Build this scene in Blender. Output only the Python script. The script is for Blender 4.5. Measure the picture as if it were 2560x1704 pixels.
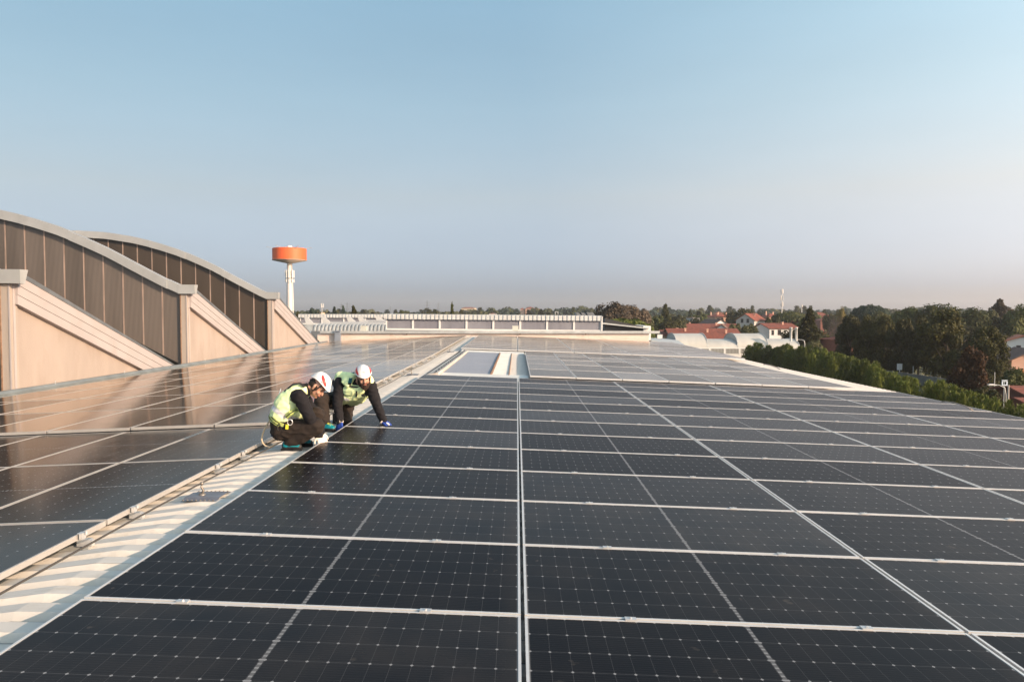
import bpy, bmesh, math, random
from mathutils import Vector, Matrix, Euler, noise
random.seed(7)
R = math.radians
for o in list(bpy.data.objects): bpy.data.objects.remove(o)
SC = bpy.context.scene
COL = SC.collection

# ------------------------------------------------------------------ camera, sky, sun, exposure
FPX, UC, VC, V0 = 1812.0, 1280.0, 852.0, 783.0        # focal length and horizon in the 2560 px wide photograph
PITCH, YAW, CAMH = math.atan((VC - V0) / FPX), 0.0068, 1.435
cam_d = bpy.data.cameras.new('camera'); cam = bpy.data.objects.new('camera', cam_d); COL.objects.link(cam)
cam_d.sensor_width = 36.0; cam_d.lens = 36.0 * FPX / 2560.0
cam_d.clip_start = 0.05; cam_d.clip_end = 9000
cam.location = (0, 0, CAMH); cam.rotation_euler = (math.pi / 2 - PITCH, 0, YAW)
SC.camera = cam

SUN_EL, SUN_AZ = R(18), R(121)                       # azimuth clockwise from +Y (the view): right and a little behind
sun_dir = Vector((math.sin(SUN_AZ) * math.cos(SUN_EL), math.cos(SUN_AZ) * math.cos(SUN_EL), math.sin(SUN_EL)))
sl = bpy.data.lights.new('sun', 'SUN'); sl.energy = 3.1; sl.angle = R(0.55); sl.color = (1.0, 0.73, 0.51)
sun = bpy.data.objects.new('sun', sl); COL.objects.link(sun)
sun.rotation_euler = sun_dir.to_track_quat('Z', 'Y').to_euler()

W = bpy.data.worlds.new('World'); SC.world = W; W.use_nodes = True
nt = W.node_tree; nt.nodes.clear()
N = lambda t: nt.nodes.new(t)
sky = N('ShaderNodeTexSky'); sky.sky_type = 'NISHITA'; sky.sun_disc = False
sky.sun_elevation = SUN_EL; sky.sun_rotation = SUN_AZ
sky.altitude = 100; sky.air_density = 1.0; sky.dust_density = 1.2; sky.ozone_density = 1.5
bg = N('ShaderNodeBackground'); bg.inputs['Strength'].default_value = 0.15
hsv = N('ShaderNodeHueSaturation'); hsv.inputs['Saturation'].default_value = 0.85
tint = N('ShaderNodeMix'); tint.data_type = 'RGBA'; tint.blend_type = 'MULTIPLY'; tint.inputs[0].default_value = 1.0
tc = N('ShaderNodeTexCoord'); sep = N('ShaderNodeSeparateXYZ'); ramp = N('ShaderNodeValToRGB')
e = ramp.color_ramp.elements                          # evening haze: the sky greys and warms towards the horizon
e[0].position = 0.0; e[0].color = (.53, .51, .69, 1); e[1].position = .40; e[1].color = (1.03, 1.09, .94, 1)
for pos, c in ((.035, (.505, .495, .69)), (.155, (.886, .715, .64)), (.27, (.98, .92, .79))):
    q = e.new(pos); q.color = c + (1,)
dot = N('ShaderNodeVectorMath'); dot.operation = 'DOT_PRODUCT'; dot.inputs[1].default_value = (math.sin(SUN_AZ), math.cos(SUN_AZ), 0)
half = N('ShaderNodeMath'); half.operation = 'MULTIPLY_ADD'; half.inputs[1].default_value = .5; half.inputs[2].default_value = .5
glow = N('ShaderNodeValToRGB'); e = glow.color_ramp.elements       # the hazy sky brightens evenly towards the side the sun stands on
e[0].position = 0.05; e[0].color = (.48, .52, .54, 1); e[1].position = 1.0; e[1].color = (1.0, 1.0, 1.0, 1)
for pos, c in ((.26, (.64, .69, .725)), (.54, (1.20, 1.15, 1.10)), (.75, (1.25, 1.18, 1.12))):
    q = e.new(pos); q.color = c + (1,)
tint2 = N('ShaderNodeMix'); tint2.data_type = 'RGBA'; tint2.blend_type = 'MULTIPLY'; tint2.inputs[0].default_value = 1.0
out = N('ShaderNodeOutputWorld')
L = nt.links.new
L(tc.outputs['Generated'], sep.inputs[0]); L(sep.outputs['Z'], ramp.inputs[0])
L(sky.outputs[0], hsv.inputs['Color']); L(hsv.outputs[0], tint.inputs[6]); L(ramp.outputs[0], tint.inputs[7])
L(tc.outputs['Generated'], dot.inputs[0]); L(dot.outputs['Value'], half.inputs[0]); L(half.outputs[0], glow.inputs[0])
L(tint.outputs[2], tint2.inputs[6]); L(glow.outputs[0], tint2.inputs[7]); cl = N('ShaderNodeTexNoise'); cl.inputs['Scale'].default_value = 2.2; cl.inputs['Detail'].default_value = 7; cl.inputs['Roughness'].default_value = .55
cm_ = N('ShaderNodeMapping'); cm_.inputs['Scale'].default_value = (1, 1, 5); L(tc.outputs['Generated'], cm_.inputs[0]); L(cm_.outputs[0], cl.inputs['Vector'])
cv = N('ShaderNodeMath'); cv.operation = 'MULTIPLY_ADD'; cv.inputs[1].default_value = .14; cv.inputs[2].default_value = .93; L(cl.outputs['Fac'], cv.inputs[0])
veil = N('ShaderNodeVectorMath'); veil.operation = 'SCALE'; L(tint2.outputs[2], veil.inputs[0]); L(cv.outputs[0], veil.inputs['Scale'])   # faint uneven haze
L(veil.outputs[0], bg.inputs['Color']); L(bg.outputs[0], out.inputs['Surface'])

SC.view_settings.view_transform = 'Standard'; SC.view_settings.look = 'None'
SC.view_settings.exposure = 1.05; SC.view_settings.gamma = 1.0; SC.view_settings.use_curve_mapping = False
SC.render.engine = 'CYCLES'
SC.cycles.use_denoising = True
SC.cycles.max_bounces = 6; SC.cycles.volume_bounces = 1; SC.cycles.transparent_max_bounces = 8
SC.cycles.caustics_reflective = False; SC.cycles.caustics_refractive = False

# ------------------------------------------------------------------ helpers
_fw = Vector((-math.sin(YAW) * math.cos(PITCH), math.cos(YAW) * math.cos(PITCH), -math.sin(PITCH)))
_rt = Vector((math.cos(YAW), math.sin(YAW), 0)); _up = _rt.cross(_fw)
def at(u, v, Y):
    """world point seen at photograph pixel (u, v) at the distance Y ahead of the camera"""
    d = _fw + _rt * ((u - UC) / FPX) - _up * ((v - VC) / FPX)
    return Vector((0, 0, CAMH)) + d * (Y / d.y)
GZ = -10.0                                             # level of the street below the roof

class MB:
    def __init__(s): s.v = []; s.f = []; s.m = []
    def add(s, vs, fs, mat=0):
        b = len(s.v); s.v += [tuple(p) for p in vs]
        for f in fs: s.f.append(tuple(b + i for i in f)); s.m.append(mat)
        return s
    def box(s, lo, hi, mat=0, M=None):
        x0, y0, z0 = lo; x1, y1, z1 = hi
        vs = [Vector(p) for p in ((x0,y0,z0),(x1,y0,z0),(x1,y1,z0),(x0,y1,z0),(x0,y0,z1),(x1,y0,z1),(x1,y1,z1),(x0,y1,z1))]
        if M: vs = [M @ p for p in vs]
        return s.add(vs, ((0,3,2,1),(4,5,6,7),(0,1,5,4),(1,2,6,5),(2,3,7,6),(3,0,4,7)), mat)
    def cbox(s, c, size, mat=0, rz=0, ry=0, rx=0):
        M = Matrix.Translation(c) @ Euler((rx, ry, rz)).to_matrix().to_4x4()
        h = [d / 2 for d in size]
        return s.box((-h[0],-h[1],-h[2]), h, mat, M)
    def tube(s, pts, r, n=8, mat=0, cap=True):
        pts = [Vector(p) for p in pts]; k = len(pts)
        rs = r if isinstance(r, (list, tuple)) else [r] * k
        b = len(s.v); prev = None
        for i, p in enumerate(pts):
            d = (pts[min(i+1,k-1)] - pts[max(i-1,0)]).normalized()
            if prev is None:
                a = d.orthogonal().normalized()
            else:
                a = (prev - d * prev.dot(d)).normalized()
            prev = a; c = d.cross(a)
            for j in range(n):
                t = 2 * math.pi * j / n
                s.v.append(tuple(p + (a * math.cos(t) + c * math.sin(t)) * rs[i]))
        for i in range(k - 1):
            for j in range(n):
                q = (j + 1) % n
                s.f.append((b+i*n+j, b+i*n+q, b+(i+1)*n+q, b+(i+1)*n+j)); s.m.append(mat)
        if cap:
            s.f.append(tuple(b + j for j in range(n))[::-1]); s.m.append(mat)
            s.f.append(tuple(b + (k-1)*n + j for j in range(n))); s.m.append(mat)
        return s
    def lathe(s, prof, n=24, c=(0,0,0), mat=0):
        b = len(s.v); c = Vector(c)
        for r, z in prof:
            for j in range(n):
                t = 2 * math.pi * j / n
                s.v.append((c.x + r*math.cos(t), c.y + r*math.sin(t), c.z + z))
        for i in range(len(prof) - 1):
            for j in range(n):
                q = (j + 1) % n
                s.f.append((b+i*n+j, b+i*n+q, b+(i+1)*n+q, b+(i+1)*n+j)); s.m.append(mat)
        return s
    def prism(s, poly, vec, mat=0):
        """closed planar polygon pushed along vec"""
        n = len(poly); vec = Vector(vec); P = [Vector(p) for p in poly]
        vs = P + [p + vec for p in P]
        fs = [tuple(range(n))[::-1], tuple(range(n, 2*n))] + [(i, (i+1) % n, n + (i+1) % n, n + i) for i in range(n)]
        return s.add(vs, fs, mat)
    def mesh(s, name, mats, smooth=False):
        me = bpy.data.meshes.new(name); me.from_pydata(s.v, [], s.f); me.validate()
        for m in (mats if isinstance(mats, (list, tuple)) else [mats]): me.materials.append(m)
        if len(me.polygons) == len(s.m): me.polygons.foreach_set('material_index', s.m)
        if smooth: me.polygons.foreach_set('use_smooth', [True] * len(me.polygons))
        bm = bmesh.new(); bm.from_mesh(me); bmesh.ops.recalc_face_normals(bm, faces=bm.faces); bm.to_mesh(me); bm.free()
        me.update(); return me
    def build(s, name, mats, parent=None, smooth=False):
        return link(name, s.mesh(name, mats, smooth), parent)

def link(name, data, parent=None, loc=None, rot=None):
    o = bpy.data.objects.new(name, data); COL.objects.link(o)
    if parent: o.parent = parent
    if loc is not None: o.location = loc
    if rot is not None: o.rotation_euler = rot
    return o
def tag(o, label=None, cat=None, group=None, kind=None):
    if label: o['label'] = label
    if cat: o['category'] = cat
    if group: o['group'] = group
    if kind: o['kind'] = kind
    return o
def empty(name, loc, rot=(0,0,0)):
    o = bpy.data.objects.new(name, None); COL.objects.link(o); o.location = loc; o.rotation_euler = rot
    o.empty_display_size = .2
    return o
def copy_tree(o, parent=None):
    c = o.copy(); COL.objects.link(c); c.parent = parent
    for ch in list(o.children): copy_tree(ch, c)
    return c
ORD = ['first','second','third','fourth','fifth','sixth','seventh','eighth','ninth','tenth','eleventh','twelfth','thirteenth',
       'fourteenth','fifteenth','sixteenth','seventeenth','eighteenth','nineteenth','twentieth']

# ------------------------------------------------------------------ materials
def mat(name, col, rough=.6, metal=0.0, var=.12, scale=6.0, bump=0.0, bscale=None, spec=.5, stretch=(1,1,1), dirt=None, dscale=1.2, damt=.5):
    m = bpy.data.materials.new(name); m.use_nodes = True; t = m.node_tree; n = t.nodes; b = n['Principled BSDF']
    b.inputs['Roughness'].default_value = rough; b.inputs['Metallic'].default_value = metal
    b.inputs['Specular IOR Level'].default_value = spec
    tcn = n.new('ShaderNodeTexCoord'); mp = n.new('ShaderNodeMapping'); mp.inputs['Scale'].default_value = stretch
    t.links.new(tcn.outputs['Object'], mp.inputs[0])
    nz = n.new('ShaderNodeTexNoise'); nz.inputs['Scale'].default_value = scale; nz.inputs['Detail'].default_value = 5
    t.links.new(mp.outputs[0], nz.inputs['Vector'])
    rp = n.new('ShaderNodeValToRGB'); e = rp.color_ramp.elements
    e[0].position = .3; e[1].position = .7
    e[0].color = tuple(c * (1 - var) for c in col) + (1,); e[1].color = tuple(min(1, c * (1 + var)) for c in col) + (1,)
    t.links.new(nz.outputs['Fac'], rp.inputs[0]); last = rp.outputs[0]
    if dirt:
        n2 = n.new('ShaderNodeTexNoise'); n2.inputs['Scale'].default_value = dscale; n2.inputs['Detail'].default_value = 8; n2.inputs['Roughness'].default_value = .65
        t.links.new(mp.outputs[0], n2.inputs['Vector'])
        r2 = n.new('ShaderNodeValToRGB'); r2.color_ramp.elements[0].position = .5; r2.color_ramp.elements[1].position = .75
        r2.color_ramp.elements[0].color = (0,0,0,1); r2.color_ramp.elements[1].color = (damt,)*3 + (1,)
        t.links.new(n2.outputs['Fac'], r2.inputs[0])
        mx = n.new('ShaderNodeMix'); mx.data_type = 'RGBA'; mx.inputs[7].default_value = tuple(dirt) + (1,)
        t.links.new(r2.outputs[0], mx.inputs[0]); t.links.new(last, mx.inputs[6]); last = mx.outputs[2]
    t.links.new(last, b.inputs['Base Color'])
    if bump:
        nb = n.new('ShaderNodeTexNoise'); nb.inputs['Scale'].default_value = bscale or scale * 4; nb.inputs['Detail'].default_value = 4
        t.links.new(mp.outputs[0], nb.inputs['Vector'])
        bp = n.new('ShaderNodeBump'); bp.inputs['Strength'].default_value = bump; bp.inputs['Distance'].default_value = .02
        t.links.new(nb.outputs['Fac'], bp.inputs['Height']); t.links.new(bp.outputs[0], b.inputs['Normal'])
    return m

def cell_mat(name, halves_axis, refl, rough, px, py, dust=.03, gtint=(1,1,1)):
    """glass over half-cut cells; halves_axis 0: the divider runs along y (landscape), 1: along x (portrait)"""
    m = bpy.data.materials.new(name); m.use_nodes = True; t = m.node_tree; n = t.nodes; n.clear()
    def mth(op, a, b=None, c=None):
        q = n.new('ShaderNodeMath'); q.operation = op
        for i, v in enumerate((a, b, c)):
            if v is None: continue
            if isinstance(v, (int, float)): q.inputs[i].default_value = v
            else: t.links.new(v, q.inputs[i])
        return q.outputs[0]
    tcn = n.new('ShaderNodeTexCoord'); s = n.new('ShaderNodeSeparateXYZ'); t.links.new(tcn.outputs['Object'], s.inputs[0])
    a, b = (s.outputs[0], s.outputs[1]) if halves_axis == 0 else (s.outputs[1], s.outputs[0])
    aa = mth('ABSOLUTE', a)
    def near(v, p):                                    # distance to the nearest cell joint
        f = mth('FRACT', mth('DIVIDE', v, p))
        return mth('MULTIPLY', mth('SUBTRACT', .5, mth('ABSOLUTE', mth('SUBTRACT', f, .5))), p)
    da = near(mth('SUBTRACT', aa, .011), px); db = near(b, py)
    thin = mth('MAXIMUM', mth('MULTIPLY', mth('LESS_THAN', da, .0009), .06), mth('MULTIPLY', mth('LESS_THAN', db, .0012), .10))
    dia = mth('LESS_THAN', mth('ADD', mth('DIVIDE', da, .0078), mth('DIVIDE', db, .0085)), 1.0)
    rib = mth('ADD', mth('MULTIPLY', mth('LESS_THAN', near(b, .0337), .006), .22), .16)
    div = mth('MULTIPLY', mth('LESS_THAN', aa, .0085), rib)
    edge = mth('MULTIPLY', mth('GREATER_THAN', aa, 12 * px + .013), .30)
    msk = mth('MAXIMUM', mth('MAXIMUM', thin, mth('MULTIPLY', dia, .40)), mth('MAXIMUM', div, edge))
    bus = mth('MULTIPLY', mth('LESS_THAN', near(mth('ADD', b, .009), .0185), .0012), .014)
    nz = n.new('ShaderNodeTexNoise'); nz.inputs['Scale'].default_value = 2.2; nz.inputs['Detail'].default_value = 6
    oi = n.new('ShaderNodeObjectInfo')
    vadd = n.new('ShaderNodeVectorMath'); vadd.operation = 'ADD'
    cmb = n.new('ShaderNodeCombineXYZ'); t.links.new(mth('MULTIPLY', oi.outputs['Random'], 40.0), cmb.inputs[0])
    t.links.new(tcn.outputs['Object'], vadd.inputs[0]); t.links.new(cmb.outputs[0], vadd.inputs[1]); t.links.new(vadd.outputs[0], nz.inputs['Vector'])
    base = n.new('ShaderNodeMix'); base.data_type = 'RGBA'
    base.inputs[6].default_value = (.0048, .0046, .0065, 1); base.inputs[7].default_value = (.62, .63, .65, 1)
    t.links.new(mth('ADD', msk, bus), base.inputs[0])
    cellv = n.new('ShaderNodeTexNoise'); cellv.inputs['Scale'].default_value = 5.0; t.links.new(vadd.outputs[0], cellv.inputs['Vector'])
    dirt = n.new('ShaderNodeMix'); dirt.data_type = 'RGBA'; dirt.inputs[7].default_value = (.30, .25, .20, 1)
    spot = n.new('ShaderNodeTexNoise'); spot.inputs['Scale'].default_value = 7.0; spot.inputs['Detail'].default_value = 3; t.links.new(vadd.outputs[0], spot.inputs['Vector'])
    sp = mth('MULTIPLY', mth('MAXIMUM', mth('SUBTRACT', spot.outputs['Fac'], .70), 0.0), 1.6)
    dm = mth('ADD', mth('MULTIPLY', mth('POWER', nz.outputs['Fac'], 2.0), mth('MULTIPLY_ADD', oi.outputs['Random'], dust * 4.0, dust * 1.0)), sp)
    em = mth('MULTIPLY', mth('SMOOTHSTEP', aa, 12 * px - .12, 12 * px + .02) if False else mth('MAXIMUM', mth('MULTIPLY', mth('SUBTRACT', a, 12 * px - .09), 11.0), 0.0), mth('MULTIPLY', cellv.outputs['Fac'], dust * 1.6))
    t.links.new(mth('MINIMUM', mth('ADD', dm, em), .6), dirt.inputs[0]); t.links.new(base.outputs[2], dirt.inputs[6])
    dif = n.new('ShaderNodeBsdfDiffuse'); t.links.new(dirt.outputs[2], dif.inputs[0])
    gl = n.new('ShaderNodeBsdfGlossy'); gl.inputs['Color'].default_value = tuple(gtint) + (1,)
    t.links.new(mth('ADD', mth('MULTIPLY', nz.outputs['Fac'], rough * .6), rough * .7), gl.inputs['Roughness'])
    fr = n.new('ShaderNodeFresnel'); fr.inputs['IOR'].default_value = 1.45
    mx = n.new('ShaderNodeMixShader'); t.links.new(mth('MULTIPLY', mth('MULTIPLY', fr.outputs[0], refl), mth('MULTIPLY_ADD', oi.outputs['Random'], .40, .80)), mx.inputs[0])
    t.links.new(dif.outputs[0], mx.inputs[1]); t.links.new(gl.outputs[0], mx.inputs[2])
    o = n.new('ShaderNodeOutputMaterial'); t.links.new(mx.outputs[0], o.inputs[0])
    return m

def leaf_mat(name, col, col2, trans=.25):
    m = bpy.data.materials.new(name); m.use_nodes = True; t = m.node_tree; n = t.nodes; b = n['Principled BSDF']
    b.inputs['Roughness'].default_value = .65; b.inputs['Specular IOR Level'].default_value = .25
    geo = n.new('ShaderNodeNewGeometry'); oi = n.new('ShaderNodeObjectInfo')
    tcn = n.new('ShaderNodeTexCoord'); nz = n.new('ShaderNodeTexNoise'); nz.inputs['Scale'].default_value = .6; nz.inputs['Detail'].default_value = 3
    t.links.new(tcn.outputs['Object'], nz.inputs['Vector'])
    ad = n.new('ShaderNodeMath'); ad.operation = 'ADD'; ad.use_clamp = True
    ml = n.new('ShaderNodeMath'); ml.operation = 'MULTIPLY_ADD'; ml.inputs[1].default_value = .55; ml.inputs[2].default_value = -.15
    t.links.new(geo.outputs['Random Per Island'], ml.inputs[0])
    t.links.new(ml.outputs[0], ad.inputs[0]); t.links.new(nz.outputs['Fac'], ad.inputs[1])
    mx = n.new('ShaderNodeMix'); mx.data_type = 'RGBA'; mx.inputs[6].default_value = tuple(col) + (1,); mx.inputs[7].default_value = tuple(col2) + (1,)
    t.links.new(ad.outputs[0], mx.inputs[0])
    hs = n.new('ShaderNodeHueSaturation'); t.links.new(mx.outputs[2], hs.inputs['Color'])
    hv = n.new('ShaderNodeMath'); hv.operation = 'MULTIPLY_ADD'; hv.inputs[1].default_value = .5; hv.inputs[2].default_value = .75
    t.links.new(oi.outputs['Random'], hv.inputs[0]); t.links.new(hv.outputs[0], hs.inputs['Value'])
    t.links.new(hs.outputs[0], b.inputs['Base Color'])
    tr = n.new('ShaderNodeBsdfTranslucent'); t.links.new(hs.outputs[0], tr.inputs[0])
    ms = n.new('ShaderNodeMixShader'); ms.inputs[0].default_value = trans
    o = n['Material Output']; t.links.new(b.outputs[0], ms.inputs[1]); t.links.new(tr.outputs[0], ms.inputs[2]); t.links.new(ms.outputs[0], o.inputs[0])
    return m

MT = dict(
    alu=mat('brushed_aluminium', (.66,.65,.64), .38, .55, .06, 20),
    steel=mat('galvanised_steel', (.50,.51,.50), .5, .45, .14, 2.2, dirt=(.30,.29,.27), dscale=3, damt=.35),
    steel_d=mat('weathered_dark_steel', (.16,.17,.18), .5, .3, .2, 3),
    sheet=mat('painted_roof_sheet', (.63,.595,.55), .62, .05, .08, 1.6, dirt=(.36,.31,.24), dscale=3.2, damt=.6, stretch=(1,3,1)),
    sheet_shade=mat('shaded_trough_sheet', (.30,.305,.30), .6, .05, .16, 2.5, dirt=(.19,.18,.16), dscale=4, damt=.5, stretch=(1,5,1)),  # trough faces: shade between the ribs painted as a darker tone, with some dirt
    gut=mat('old_gutter_metal', (.23,.25,.25), .5, .4, .2, 3),
    sheet_w=mat('white_roof_sheet', (.72,.70,.65), .5, .0, .06, 2, dirt=(.40,.30,.20), dscale=3, damt=.35),
    stucco=mat('beige_stucco', (.37,.305,.265), .9, 0, .07, 1.3, .35, 60, dirt=(.27,.205,.165), dscale=1.1, damt=.5, stretch=(1,1.6,.55)),
    concrete=mat('pale_concrete', (.38,.32,.275), .85, 0, .1, 1.1, .2, 40, stretch=(4,4,.5), dirt=(.42,.27,.16), dscale=1.2, damt=.5),
    board=mat('cream_fascia', (.40,.355,.345), .6, 0, .04, 1.5, dirt=(.30,.24,.20), dscale=1.6, damt=.35),
    rust=mat('rusty_edge', (.27,.16,.10), .8, .1, .3, 12),
    parapet=mat('cream_parapet', (.72,.60,.53), .75, 0, .06, 1.2, .1, 30, stretch=(1,1,3), dirt=(.48,.28,.16), dscale=1.5, damt=.45),
    poly=mat('blue_grey_polycarbonate', (.23,.25,.30), .35, 0, .12, 1.2, stretch=(.6,5,1), dirt=(.42,.40,.40), dscale=2, damt=.4),
    white=mat('white_paint', (.70,.69,.67), .5, 0, .04, 3),
    orange=mat('orange_paint', (.78,.125,.028), .55, 0, .08, .5, stretch=(1,1,.15), dirt=(.48,.10,.04), dscale=1.3, damt=.5),
    shaft=mat('tower_white', (.74,.69,.65), .75, 0, .06, .5, stretch=(1,1,.1), dirt=(.52,.46,.41), dscale=1.2, damt=.6),
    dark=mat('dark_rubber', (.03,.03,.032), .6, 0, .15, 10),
    cable=mat('steel_cable', (.10,.085,.07), .5, .4, .2, 40),
    rope=mat('beige_rope', (.62,.50,.34), .85, 0, .2, 60, .5, 200),
    glass_d=mat('dark_window', (.03,.035,.04), .12, 0, .2, 3),
    trunk=mat('bark', (.10,.075,.055), .9, 0, .3, 6, .6, 20),
)
# ------------------------------------------------------------------ ground, roof underfoot
g = MB(); g.add([(-2600,-300,GZ),(2600,-300,GZ),(2600,2600,GZ),(-2600,2600,GZ)], [(0,1,2,3)])
tag(g.build('ground', mat('ground_green', (.075,.075,.04), .95, 0, .4, .05, dirt=(.13,.11,.08), dscale=.02, damt=.8)), kind='structure')

TA, TB = 0.037, 0.041                                  # cross fall of the right and the left half of the roof
XR = -2.42                                             # ridge
def zA(x): return -TA * x                              # top of the panels right of the ridge
def zB(x): return 0.042 - TB * (-2.76 - x)             # top of the panels left of the ridge
def rise(y): return 0.008 * max(0, y - 24)             # the far end of the roof lies a little higher
SHEET = [(-11.25, zB(-11.25) - .085), (-2.76, -.043), (XR, .002), (-2.088, -.002), (8.97, zA(8.97) - .082)]
def zroof(x):
    for (xa, za), (xb, zb) in zip(SHEET, SHEET[1:]):
        if x <= xb: return za + (zb - za) * (x - xa) / (xb - xa)
    return SHEET[-1][1]
PIT = .225
def ribbed(x_list, y0, y1, zoff=0, zf=None, pit=PIT, dep=.038):
    """trapezoidal sheet, ribs running along x"""
    m = MB(); prof = []
    k = 0; y = y0
    while y < y1:
        for dy, dz in ((0, 0), (.110, 0), (.130, -dep), (.150, -dep), (.152, -dep+.004), (.156, -dep+.004), (.158, -dep), (.172, -dep), (.174, -dep+.004), (.178, -dep+.004), (.180, -dep), (.202, -dep)):
            yy = y + dy * pit / .225
            if yy <= y1: prof.append((yy, dz))
        y += pit
    zf = zf or zroof
    nx = len(x_list)
    for x in x_list:
        for yy, dz in prof: m.v.append((x, yy, zf(x) + dz + zoff + rise(yy)))
    n = len(prof)
    for i in range(nx - 1):
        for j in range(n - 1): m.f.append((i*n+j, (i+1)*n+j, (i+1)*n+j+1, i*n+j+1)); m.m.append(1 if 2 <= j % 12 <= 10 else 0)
    return m
roof = tag(empty('roof', (0, 20, -.05)), kind='structure')
def child_at(o, parent):
    o.parent = parent; o.matrix_parent_inverse = Matrix.Translation(parent.location).inverted(); return o
SX = [-11.25, -6.5, -2.76, XR, -2.088, 2.5, 5.5, 8.97]
ys = [-1.3 + PIT * k for k in (9, 24, 40, 80, 126, 158, 189)]
for i, (a, b) in enumerate(zip([-1.3] + ys, ys)):
    o = child_at(ribbed(SX, a, b + .05, zoff=-.0012 * (i % 2)).build('roof_sheet', [MT['sheet'], MT['sheet_shade']]), roof)
m = MB(); m.box((-11.25, -1.3, GZ), (8.6, 41.6, -.75)); child_at(m.build('wall', MT['concrete']), roof)
m = MB(); m.box((8.62, -1.3, -.74), (8.90, 41.4, -.56)); child_at(m.build('eave_gutter', MT['steel']), roof)

# ------------------------------------------------------------------ the arched sawtooth halls on the left
XW, ZBASE = -11.0, -.28
PY = [15.70, 24.15, 32.60]
ARC = [(-10.0, 2.35), (-11.25, 2.36), (-11.6, 2.52), (-12.15, 2.80), (-13.2, 3.36), (-13.75, 3.65), (-14.7, 4.07), (-15.2, 4.28), (-16.2, 4.60), (-17.2, 4.84), (-18.4, 5.03), (-19.9, 5.12)]
def arch_z(x):                                         # top of the metal fascia: a flat block by the pillar, then the arch
    if x < -19.9: x = -39.8 - x
    for (xa, za), (xb, zb) in zip(ARC, ARC[1:]):
        if x >= xb or xb == -19.9: return za + (zb - za) * (xa - x) / (xa - xb)
PANE_W = .654
def fluted(name, base, dark):
    m = bpy.data.materials.new(name); m.use_nodes = True; t = m.node_tree; n = t.nodes; b = n['Principled BSDF']
    tcn = n.new('ShaderNodeTexCoord'); wv = n.new('ShaderNodeTexWave'); wv.bands_direction = 'X'; wv.inputs['Scale'].default_value = 7.5; wv.inputs['Distortion'].default_value = .4
    mp = n.new('ShaderNodeMapping'); mp.inputs['Scale'].default_value = (1, 1, .12)
    t.links.new(tcn.outputs['Object'], mp.inputs[0]); t.links.new(mp.outputs[0], wv.inputs['Vector'])
    nz = n.new('ShaderNodeTexNoise'); nz.inputs['Scale'].default_value = 1.6; nz.inputs['Detail'].default_value = 5; t.links.new(mp.outputs[0], nz.inputs['Vector'])
    oi = n.new('ShaderNodeObjectInfo')
    a = n.new('ShaderNodeMath'); a.operation = 'MULTIPLY_ADD'; a.inputs[1].default_value = .35; t.links.new(wv.outputs['Fac'], a.inputs[0]); t.links.new(nz.outputs['Fac'], a.inputs[2])
    c = n.new('ShaderNodeMath'); c.operation = 'MULTIPLY_ADD'; c.inputs[1].default_value = .35; t.links.new(oi.outputs['Random'], c.inputs[0]); t.links.new(a.outputs[0], c.inputs[2])
    rp = n.new('ShaderNodeValToRGB'); rp.color_ramp.elements[0].position = .35; rp.color_ramp.elements[1].position = 1.15 if False else 1.0
    rp.color_ramp.elements[0].color = tuple(dark) + (1,); rp.color_ramp.elements[1].color = tuple(base) + (1,)
    t.links.new(c.outputs[0], rp.inputs[0]); t.links.new(rp.outputs[0], b.inputs['Base Color'])
    b.inputs['Roughness'].default_value = .32; b.inputs['Specular IOR Level'].default_value = .4
    bp = n.new('ShaderNodeBump'); bp.inputs['Strength'].default_value = .5; bp.inputs['Distance'].default_value = .01
    t.links.new(wv.outputs['Fac'], bp.inputs['Height']); t.links.new(bp.outputs[0], b.inputs['Normal'])
    return m
MT['pane1'] = fluted('fluted_brown_glazing', (.150,.125,.108), (.082,.068,.058))
MT['pane2'] = fluted('fluted_dark_glazing', (.070,.053,.040), (.036,.028,.022))
MT['mullion'] = mat('rusty_mullion', (.31,.23,.19), .7, .1, .25, 5, stretch=(1,1,.3))
MT['fascia_m'] = mat('grey_metal_fascia', (.44,.435,.42), .45, .35, .1, .9, dirt=(.33,.32,.30), dscale=1.2, damt=.5)
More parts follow.
